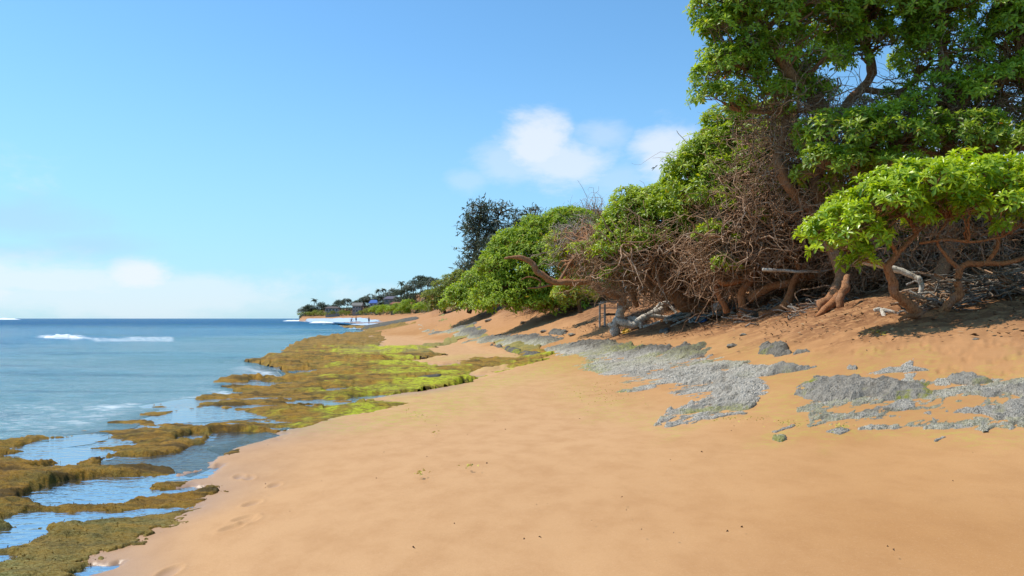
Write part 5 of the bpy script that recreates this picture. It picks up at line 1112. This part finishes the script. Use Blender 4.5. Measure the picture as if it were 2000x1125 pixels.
# ------------------------------------------------------------------ people
M['skin'] = m_plain('tanned_skin', (0.36, 0.19, 0.12), .6, .3, .1); M['cloth_dark'] = m_plain('dark_swimwear', (0.02, 0.02, 0.03), .7, .3, .1); M['hair'] = m_plain('dark_hair', (0.03, 0.02, 0.015), .6)
M['cloth_red'] = m_plain('dark_red_cloth', (0.10, 0.02, 0.03), .8)
def person(label, px, py, d, pose, heading, suit, seed):
    """one continuous body swept round a jointed skeleton, then hair and clothing"""
    x, y, z = P(px, py, d); root = thing('person', label, 'person', (x, y, z)); root.rotation_euler = (0, 0, heading)
    J = pose
    chains = [
        [('pelvis', .13), ('waist', .115), ('chest', .150), ('neckbase', .075), ('neck', .052), ('chin', .062), ('head', .098), ('crown', .055)],
        [('hipL', .090), ('kneeL', .058), ('ankleL', .036), ('toeL', .030)], [('hipR', .090), ('kneeR', .058), ('ankleR', .036), ('toeR', .030)],
        [('shL', .055), ('elL', .040), ('wrL', .028), ('haL', .034)], [('shR', .055), ('elR', .040), ('wrR', .028), ('haR', .034)]]
    bm_parts = []
    for ch in chains:
        q = smooth_path([(*J[n_], r_) for n_, r_ in ch], 4); bm_parts.append(q)
    # join the swept limbs into one skin by remeshing
    Vs, Fs, off = [], [], 0
    for q in bm_parts:
        v, f = tubes(q[None, :, :3], q[None, :, 3], 10); n0 = len(v); v = np.vstack([v, q[:1, :3], q[-1:, :3]]); K = len(q)
        caps = [(((k + 1) % 10), k, n0) for k in range(10)] + [((K - 1) * 10 + k, (K - 1) * 10 + (k + 1) % 10, n0 + 1) for k in range(10)]
        Vs.append(v); Fs.append([tuple(a + off) for a in f] + [tuple(np.array(a) + off) for a in caps]); off += len(v)
    for hand, el_ in (('haL', 'wrL'), ('haR', 'wrR')):       # five fingers
        h = np.array(J[hand]); dr = h - np.array(J[el_]); dr /= np.linalg.norm(dr); sd = np.cross(dr, [0, 1, 0]); sd /= max(np.linalg.norm(sd), 1e-6)
        for k, (o_, L_) in enumerate([(-.030, .065), (-.011, .075), (.009, .072), (.027, .058), (-.045, .045)]):
            a = h + sd * o_; b = a + dr * L_ * .6 + sd * (-.02 if k == 4 else 0); c = b + dr * L_ * .4 + np.array([0, -.012, 0])
            v, f = tubes(np.array([[a, b, c]]), np.array([[.010, .009, .006]]), 5); Vs.append(v); Fs.append([tuple(q_ + off) for q_ in f]); off += len(v)
    me = bpy.data.meshes.new('body'); me.from_pydata([tuple(a) for a in np.vstack(Vs)], [], [f for l in Fs for f in l]); me.materials.append(M['skin'])
    o = new_obj('body', me, root); md = o.modifiers.new('join', 'REMESH'); md.mode = 'VOXEL'; md.voxel_size = .018; md.use_smooth_shade = True
    def sleeve(name, pts, mat):
        q = smooth_path([(*a, r_) for a, r_ in pts], 4); v, f = tubes(q[None, :, :3], q[None, :, 3], 12); new_obj(name, mesh_np(name, v, f, mat), root)
    g = lambda n_: np.array(J[n_])
    for s_ in 'LR': sleeve('shorts_leg', [((g('pelvis') * .5 + g('hip' + s_) * .5), .115), (g('hip' + s_), .105), (g('hip' + s_) * .35 + g('knee' + s_) * .65, .085)], suit)
    sleeve('shorts', [(g('pelvis') - np.array([0, 0, .08]), .12), (g('pelvis'), .142), (g('waist') * .6 + g('pelvis') * .4, .128)], suit)
    if seed == 3: sleeve('shirt', [(g('waist') * .7 + g('pelvis') * .3, .132), (g('waist'), .128), (g('chest'), .162), (g('neckbase'), .085)], suit)
    c = g('head') + np.array([0, .015, .02]); v = []; 
    th_, ph_ = np.meshgrid(np.linspace(0, 1.75, 8), np.linspace(0, 2 * math.pi, 14, endpoint=False), indexing='ij')
    v = np.stack([c[0] + .108 * np.sin(th_) * np.cos(ph_), c[1] + .118 * np.sin(th_) * np.sin(ph_), c[2] + .112 * np.cos(th_)], -1).reshape(-1, 3)
    f = [(i * 14 + j, i * 14 + (j + 1) % 14, (i + 1) * 14 + (j + 1) % 14, (i + 1) * 14 + j) for i in range(7) for j in range(14)]
    new_obj('hair', mesh_np('hair', v, np.array(f), M['hair']), root)
    return root
STAND = dict(pelvis=(0, 0, .93), waist=(0, 0, 1.08), chest=(0, 0, 1.28), neckbase=(0, 0, 1.44), neck=(0, 0, 1.50), chin=(0, -.02, 1.56), head=(0, -.01, 1.64), crown=(0, 0, 1.72),
             hipL=(-.10, 0, .90), kneeL=(-.11, -.02, .50), ankleL=(-.10, .02, .08), toeL=(-.11, -.16, .03), hipR=(.10, 0, .90), kneeR=(.11, -.02, .50), ankleR=(.10, .02, .08), toeR=(.11, -.16, .03),
             shL=(-.18, 0, 1.39), elL=(-.24, .03, 1.12), wrL=(-.22, -.04, .88), haL=(-.22, -.06, .80), shR=(.18, 0, 1.39), elR=(.24, .03, 1.12), wrR=(.22, -.04, .88), haR=(.22, -.06, .80))
WADE = dict(STAND); WADE.update(pelvis=(0, 0, .84), waist=(.05, 0, .98), chest=(.13, -.02, 1.16), neckbase=(.19, -.03, 1.31), neck=(.21, -.03, 1.37), chin=(.235, -.05, 1.43), head=(.24, -.04, 1.50), crown=(.25, -.03, 1.57),
             hipL=(-.08, 0, .81), kneeL=(-.12, -.1, .46), ankleL=(.05, .0, .10), toeL=(.04, -.16, .04), hipR=(.09, 0, .81), kneeR=(.24, -.05, .50), ankleR=(.16, .05, .10), toeR=(.18, -.1, .03),
             shL=(.0, 0, 1.27), elL=(-.22, .05, 1.08), wrL=(-.44, -.02, .98), haL=(-.51, -.04, .95), shR=(.33, 0, 1.22), elR=(.45, .03, .98), wrR=(.56, -.04, .84), haR=(.60, -.06, .78))
person('person with bent knees and arms out wading at the left in the shallows', 686, 632.5, 200, WADE, 0, M['cloth_dark'], 1)
person('person in dark shorts standing furthest out in the white wash', 695.5, 629.6, 232, STAND, .5, M['cloth_red'], 2)
person('person in dark shirt and shorts standing alone at the water edge', 720.5, 632.8, 196, STAND, 2.6, M['cloth_dark'], 3)

# ------------------------------------------------------------------ chair behind the stump
M['chair_wood'] = m_plain('weathered_white_wood', (0.45, 0.43, 0.40)); M['chair_dark'] = m_plain('dark_wood', (0.10, 0.085, 0.07))
q = ray_ground(1194, 631, 20, 45); x, y = q[0], q[1]; s_ = y / 31.0
ch = thing('armchair', 'old open framed wooden armchair on the sand behind the bleached stump', 'chair', (x, y, q[2] - .02)); ch.rotation_euler = (0, 0, .25); ch.scale = (s_ * 1.3, s_ * 1.05, s_ * 1.05)
for a, b, h in [(-.29, -.27, .72), (.29, -.27, .72), (-.29, .25, .74), (.29, .25, .74)]: boxes('leg', [(a - .025, a + .025, b - .025, b + .025, -.15, h)], M['chair_wood'], ch)
for a in (-.29, .29): boxes('armrest', [(a - .035, a + .035, -.30, .27, .741, .771)], M['chair_wood'], ch)
for k in range(5): boxes('seat_slat', [(-.262, .262, -.24 + k * .10, -.16 + k * .10, .36, .38)], M['chair_dark'], ch)
boxes('seat_rail', [(-.264, .264, -.29, -.25, .30, .355)], M['chair_dark'], ch); boxes('top_rail', [(-.262, .262, .24, .28, .78, .84)], M['chair_wood'], ch)
boxes('back_rail', [(-.262, .262, .245, .275, .56, .60)], M['chair_wood'], ch)

# ------------------------------------------------------------------ driftwood, sticks, flotsam
def driftwood(label, limbs, seed, mat='bark_grey', name='driftwood', cat='driftwood', group=None, drop=True):
    Vt, Ft, nodes = limb_mesh(limbs, seed, 10, .22); base = nodes[0][0, :3].copy()
    if drop:
        g = ground(Vt[:, 0], Vt[:, 1]); dz = np.percentile(Vt[:, 2] - g, 4); Vt[:, 2] -= dz + .02; base[2] = gz(base[0], base[1])
    o = new_obj(name, mesh_np(name, Vt - base, Ft, M[mat]), None, tuple(base)); return tag(o, label, cat, group)
driftwood('bleached white driftwood with upturned branches behind the stump', [[(1238, 624, 28.6, 6), (1255, 614, 28.7, 8), (1272, 604, 28.8, 7), (1290, 596, 29, 7), (1298, 584, 29, 5), (1303, 578, 29, 2)], [(1255, 608, 28.8, 4), (1280, 606, 28.7, 4), (1310, 610, 28.6, 4), (1335, 602, 28.6, 3)], [(1303, 580, 29, 3), (1312, 592, 28.8, 3), (1322, 602, 28.7, 3)], [(1272, 604, 28.8, 5), (1284, 590, 29, 4), (1290, 580, 29, 2)]], 821)
driftwood('pale weathered plank lying right of the stump', [[(1256, 631, 28.2, 3), (1270, 628, 28.2, 3.6), (1284, 623, 28.2, 3.4), (1290, 620, 28.2, 2.4)]], 822)
driftwood('chunky white driftwood root beside the tangled ropes', [[(1392, 608, 25.2, 8), (1402, 602, 25.2, 9), (1414, 604, 25.2, 6), (1425, 612, 25.1, 5), (1437, 618, 25, 4)], [(1402, 604, 25.2, 6), (1412, 596, 25.3, 3)]], 823)
driftwood('small forked piece of grey driftwood on the sand left of the umbrella tree', [[(1708, 600, 16.5, 3.5), (1722, 599, 16.5, 4), (1738, 602, 16.4, 3.5), (1752, 606, 16.3, 2.5)], [(1720, 600, 16.5, 4), (1726, 608, 16.3, 4), (1726, 614, 16.2, 3.5)]], 824)
driftwood('thick grey dead stump leaning in the shade left of the umbrella tree', [[(1640, 600, 18.6, 7), (1641, 584, 18.6, 7.5), (1646, 570, 18.7, 7.5), (1652, 556, 18.8, 7), (1656, 540, 19, 6)]], 825, 'bark_brown', name='dead_stump', cat='stump', drop=False)
driftwood('bent dead limb hanging down in the shade behind the left orange trunk', [[(1680, 510, 16.6, 5), (1720, 517, 16.5, 6), (1750, 527, 16.4, 6), (1778, 536, 16.3, 5.5), (1795, 545, 16.2, 5), (1799, 560, 16.2, 5), (1794, 580, 16.2, 4.5), (1790, 604, 16.2, 4)]], 826, name='dead_limb', cat='branch', drop=False)
driftwood('pale straight dead pole lying across the thicket limbs', [[(1490, 526, 21.4, 3.2), (1530, 529, 21.4, 3.0), (1570, 531, 21.4, 2.8), (1600, 531, 21.4, 2.2)], [(1600, 531, 21.5, 2), (1625, 526, 21.5, 1.8)]], 827, name='dead_pole', cat='branch', drop=False)
driftwood('long grey root lying on the sand under the thicket', [[(1296, 612, 27, 2.5), (1330, 606, 27, 3), (1350, 600, 27, 3)], [(1310, 624, 26.6, 2), (1335, 612, 26.6, 2.4), (1350, 606, 26.8, 2)]], 828)
driftwood('fallen brown log on the sand between thicket and dead stump', [[(1596, 606, 18.8, 4), (1612, 594, 19, 7), (1630, 578, 19.3, 8), (1640, 560, 19.6, 7)]], 829, 'bark_red', name='fallen_log', cat='log')
# brush pile: every stick its own piece
rb = np.random.default_rng(91); sticks = []; M['stick_grey'] = m_bark('dull_grey_stick', (0.17, 0.14, 0.11), (0.36, 0.32, 0.27), (0.20, 0.12, 0.07))
for k in range(7):
    pth = curvy(np.array([[-.5, 0, 0.]]), np.array([[.5, 0, 0.]]), 7, .12, rb); v, f = tubes(pth, np.linspace(.020, .008, 7)[None], 5); sticks.append(mesh_np('stick', v, f, M['stick_grey' if k % 3 else 'twig']))
def brush(label, areas, seed):
    r = np.random.default_rng(seed); a0 = areas[0]; c = P(a0[0], a0[1], a0[2]); z0 = gz(c[0], c[1]); root = thing('brush_pile', label, 'brushwood', (c[0], c[1], z0), 'heaps of dead sticks')
    for (px, py, d, rx, dy, top, n) in areas:
        cc = P(px, py, d)
        for k in range(n):
            x = cc[0] + r.normal(0, .45) * rx; y = cc[1] + r.normal(0, .5) * dy; fall = math.exp(-((x - cc[0]) / rx) ** 2)
            z = gz(x, y) + r.uniform(.02, 1) * top * fall + .02; o = new_obj('stick', sticks[r.integers(7)], root, (x - c[0], y - c[1], z - z0)); L = r.uniform(.45, 1.3)
            o.scale = (L, L * r.uniform(.6, 1.5), L * r.uniform(.6, 1.5)); o.rotation_euler = (0, r.normal(0, .22), r.normal(0, .7))
brush('heap of bleached dead sticks at the right edge under the umbrella tree', [(1900, 590, 16.2, 1.3, .7, .5, 90), (1970, 580, 16.2, 1.1, .7, .55, 90), (2040, 570, 16, .8, .7, .5, 40)], 92)
brush('small heap of dead sticks around the umbrella tree roots', [(1822, 612, 15.6, .5, .4, .22, 45), (1865, 600, 15.8, .4, .4, .25, 30), (1845, 560, 16.6, .5, .5, .6, 22)], 93)
brush('scattered dark sticks under the crooked limbs', [(1500, 608, 22.5, 1.2, .9, .25, 60), (1420, 600, 25.5, 1.0, .8, .3, 40), (1590, 604, 20.5, .9, .8, .2, 45)], 94)
# ropes and nets
M['rope'] = m_plain('grey_green_rope', (0.16, 0.19, 0.18), .9); M['rope2'] = m_plain('pale_rope', (0.40, 0.40, 0.36), .9); M['tarp'] = m_plain('blue_plastic', (0.02, 0.16, 0.48), .4, .5, .1); M['yellow'] = m_plain('yellow_plastic', (0.60, 0.33, 0.02), .5, .5)
def rope_heap(label, px, py, d, rx, seed):
    r = np.random.default_rng(seed); q = ray_ground(px, py, 20, 40); c = q; root = thing('rope_tangle', label, 'ropes', tuple(c), 'washed up rope tangles')
    for k in range(16):
        n = 26; t = np.linspace(0, r.uniform(5, 11), n); cx, cy = r.normal(0, .35) * rx, r.normal(0, .12); R1, R2 = r.uniform(.12, .3), r.uniform(.06, .16)
        p = np.stack([cx + R1 * np.cos(t) + r.normal(0, .02, n), cy + R2 * np.sin(t) + r.normal(0, .02, n), .05 + .12 * np.abs(np.sin(t * 1.3 + k)) + r.uniform(0, .08)], -1)
        p[:, 2] += ground(p[:, 0] + c[0], p[:, 1] + c[1]) - c[2]
        v, f = tubes(p[None], np.full((1, n), r.uniform(.014, .03)), 5); new_obj('rope', mesh_np('rope', v, f, M['rope' if r.random() < .6 else 'rope2']), root)
rope_heap('tangle of grey ropes nearer the stump', 1325, 628, 27, .8, 95); rope_heap('tangle of dark and green ropes by the white driftwood root', 1392, 624, 26, .9, 96)
def crumple(name, label, px, py, w_, h, mat, seed, cat):
    r = np.random.default_rng(seed); q = ray_ground(px, py, 20, 40); u, v_ = np.meshgrid(np.linspace(0, 2 * math.pi, 24), np.linspace(0, math.pi / 2, 9), indexing='ij')
    rr = 1 + .5 * (fbm(np.cos(u) * 2 + v_, np.sin(u) * 2 + v_ * 2, 4, seed) - .5) * 2
    V = np.stack([w_ * rr * np.cos(u) * np.sin(v_), w_ * .7 * rr * np.sin(u) * np.sin(v_), h * rr * np.cos(v_) - .03], -1).reshape(-1, 3)
    o = new_obj(name, mesh_np(name, V, grid_faces(24, 9), mat, False), None, tuple(q)); return tag(o, label, cat)
crumple('plastic_scrap', 'crumpled bright blue plastic scrap among the ropes', 1374, 628, .13, .15, M['tarp'], 97, 'plastic scrap')
crumple('yellow_bag', 'crumpled orange yellow bag on the sand under the arch of the stump', 1226, 650, .22, .16, M['yellow'], 98, 'bag')

# ------------------------------------------------------------------ litter on the upper sand
def litter(name, label, pts, size, mat, seed, tintv=None):
    r = np.random.default_rng(seed); n = len(pts); a = r.uniform(0, 6.28, n); L = size * r.uniform(.4, 1.4, n)
    z = ground(pts[:, 0], pts[:, 1]) + .03 + .04 * r.random(n); d = np.stack([np.cos(a), np.sin(a), r.normal(0, .25, n)], -1); sd = np.stack([-np.sin(a), np.cos(a), r.normal(0, .3, n)], -1)
    c = np.c_[pts, z]; V = np.stack([c - d * L[:, None], c - sd * L[:, None] * .35, c + d * L[:, None], c + sd * L[:, None] * .35 + np.array([0, 0, .01])], 1).reshape(-1, 3)
    o = new_obj(name, mesh_np(name, V, (np.arange(n) * 4)[:, None] + np.arange(4)[None], mat, False)); return tag(o, label, kind='stuff')
rl = np.random.default_rng(33); cand = np.stack([rl.uniform(0, 14, 30000), rl.uniform(11, 36, 30000)], -1)
tlc = poly_sd(TREELINE, cand[:, 0], cand[:, 1], 6) + (fbm(cand[:, 0] * .8, cand[:, 1] * .8, 3, 5) - .5) * 3
dens = np.clip(sstep(-2.2, .8, tlc), 0, 1) * .55 + .01; cand = cand[(rl.random(len(cand)) < dens) & (tlc > -3.4) & (tlc < 6)]
M['dry_leaf'] = m_plain('dry_leaf', (0.10, 0.055, 0.03), .8, .2, .6, 30); M['dry_leaf2'] = m_plain('pale_dry_leaf', (0.42, 0.27, 0.14), .8, .2, .4, 30)
litter('leaf_litter', 'dark dry leaves and bits of bark strewn over the sand under the trees', cand[: int(len(cand) * .7)], .055, M['dry_leaf'], 34)
litter('leaf_litter', 'pale dry leaves strewn over the sand under the trees', cand[int(len(cand) * .7):], .045, M['dry_leaf2'], 35)
M['yellow_leaf'] = m_plain('yellow_leaf', (0.55, 0.42, 0.06), .7)
pp = np.array([ray_ground(rl.normal(1712, 14), rl.normal(654, 4))[:2] for k in range(26)]); litter('fallen_leaves', 'few yellow fallen leaves on the open sand below the small driftwood', pp, .05, M['yellow_leaf'], 36)
pp = np.array([ray_ground(rl.uniform(500, 1950), rl.uniform(700, 1090))[:2] for k in range(60)]); litter('beach_crumbs', 'tiny dark crumbs of seaweed and wood on the smooth sand', pp, .010, M['dry_leaf'], 37)
print('tris', sum(len(o.data.loops) - 2 * len(o.data.polygons) for o in bpy.data.objects if o.type == 'MESH'), 'unique', sum(len(m_.loops) - 2 * len(m_.polygons) for m_ in bpy.data.meshes))
# scrub that covers the headland ground
rs = np.random.default_rng(55); pxs = rs.uniform(586, 900, 5200); dd = np.interp((pxs - 1000) / F, _T, _base) + rs.uniform(2, 110, 5200)
xs = (pxs - 1000) * dd / F; zs = ground(xs, dd) + .2; c = np.stack([xs, dd, zs], -1); nrm = rs.normal(0, .5, c.shape) + np.array([0, -.3, .8])
v, f, tnt = rosettes(c, nrm, rs.uniform(.7, 1.7, len(c)), 5, 'thin', rs, 0, 0, spread=(-.1, .8))
tag(new_obj('headland_scrub', mesh_np('headland_scrub', v, f, M['leaf_hill'], False, {'tint': tnt})), 'dark low scrub covering the ground of the far headland', kind='stuff')

pp = np.concatenate([np.array([ray_ground(rl.normal(cx, sx_), rl.normal(cy, sy_))[:2] for k in range(n_)]) for cx, cy, sx_, sy_, n_ in
    [(822, 935, 8, 1.6, 22), (915, 922, 9, 1.5, 16), (850, 852, 6, 2, 8), (1540, 835, 20, 3, 30), (1640, 842, 16, 3, 30), (820, 816, 14, 5, 30), (1130, 690, 60, 14, 160), (1180, 770, 50, 14, 160), (1450, 826, 30, 3, 40)]])
tag(litter('seaweed_scraps', 'scattered scraps of yellow green seaweed dried on the sand', pp, .014, m_plain('dry_green_weed', (0.55, 0.50, 0.09), .8), 38))
# coarse pale dead branches in front of the thicket
rd = np.random.default_rng(66)
for k_, (tr, E, n_, st, ra) in enumerate([('thicket_tree', [(1530, 450, 21.9, 100, 55, .4), (1450, 460, 22.2, 60, 45, .4), (1590, 410, 21.8, 50, 50, .4)], 150, .24, .022),
                                 ('thicket_tree.001', [(1290, 490, 25.8, 90, 45, .5), (1360, 500, 25.6, 60, 60, .5)], 200, .26, .026), ('leaning_tree', [(1140, 490, 32, 50, 30, .4)], 60, .22, .020)]):
    ro = bpy.data.objects[tr]; pth, rad = tangle(E, n_, st, 9, ra, rd, .6); v, f = tubes(pth, rad, 5); v = above_ground(v)
    o = new_obj('dead_branches', mesh_np('dead_branches', v - np.array(ro.location), f, M['twig_pale' if k_ == 2 else 'twig']), ro); o['kind'] = 'stuff'
# small loose stones and weed clumps in the shallows beside the shelf
rk = np.random.default_rng(88)
def stone(label, px, py, r_, mat, seed, flat_=.5, cat='stone', name='stone', group=None):
    q = ray_ground(px, py); u, v_ = np.meshgrid(np.linspace(0, 2 * math.pi, 20, endpoint=False), np.linspace(0.02, math.pi - .02, 10), indexing='ij')
    x = np.cos(u) * np.sin(v_); y = np.sin(u) * np.sin(v_); z = np.cos(v_); k = 1 + .55 * (fbm(x * 1.7 + z + seed, y * 1.7 - z, 3, seed) - .5) * 2
    V = np.stack([x * k * r_ * 1.5, y * k * r_, z * k * r_ * flat_], -1).reshape(-1, 3)
    i = np.arange(20)[:, None] * 10 + np.arange(9)[None]; j = ((np.arange(20)[:, None] + 1) % 20) * 10 + np.arange(9)[None]
    Fq = np.stack([i, i + 1, j + 1, j], -1).reshape(-1, 4)
    o = new_obj(name, mesh_np(name, V, Fq, mat, True, {'zone': np.zeros((len(V), 3))}), None, (q[0], q[1], q[2] + r_ * flat_ * .3)); o.rotation_euler = (0, 0, float(rk.uniform(0, 6)))
    return tag(o, label, cat, group)
for k, (px, py, r_, lab) in enumerate([(1022, 631, .16, 'small dark stone on the upper sand below the bright green dome'), (1062, 648, .14, 'small dark stone just left of the low dark rock on the upper sand'), (955, 627, .20, 'grey stone on the upper sand near the far end of the trees'),
        (1118, 655, .13, 'small stone at the upper edge of the grey shelf right of the low dark rock'), (1430, 677, .11, 'small stone between the grey shelf and the dark jagged rock'), (1596, 737, .05, 'small stone touching the upper edge of the largest outcrop'),
        (1860, 762, .06, 'small stone just right of the largest outcrop'), (1452, 655, .07, 'small dark stone in the shade on the sand below the thicket'), (1905, 664, .05, 'little dark stone on the trampled sand at the right')]):
    stone(lab, px, py, r_, M['rock'], 900 + k)
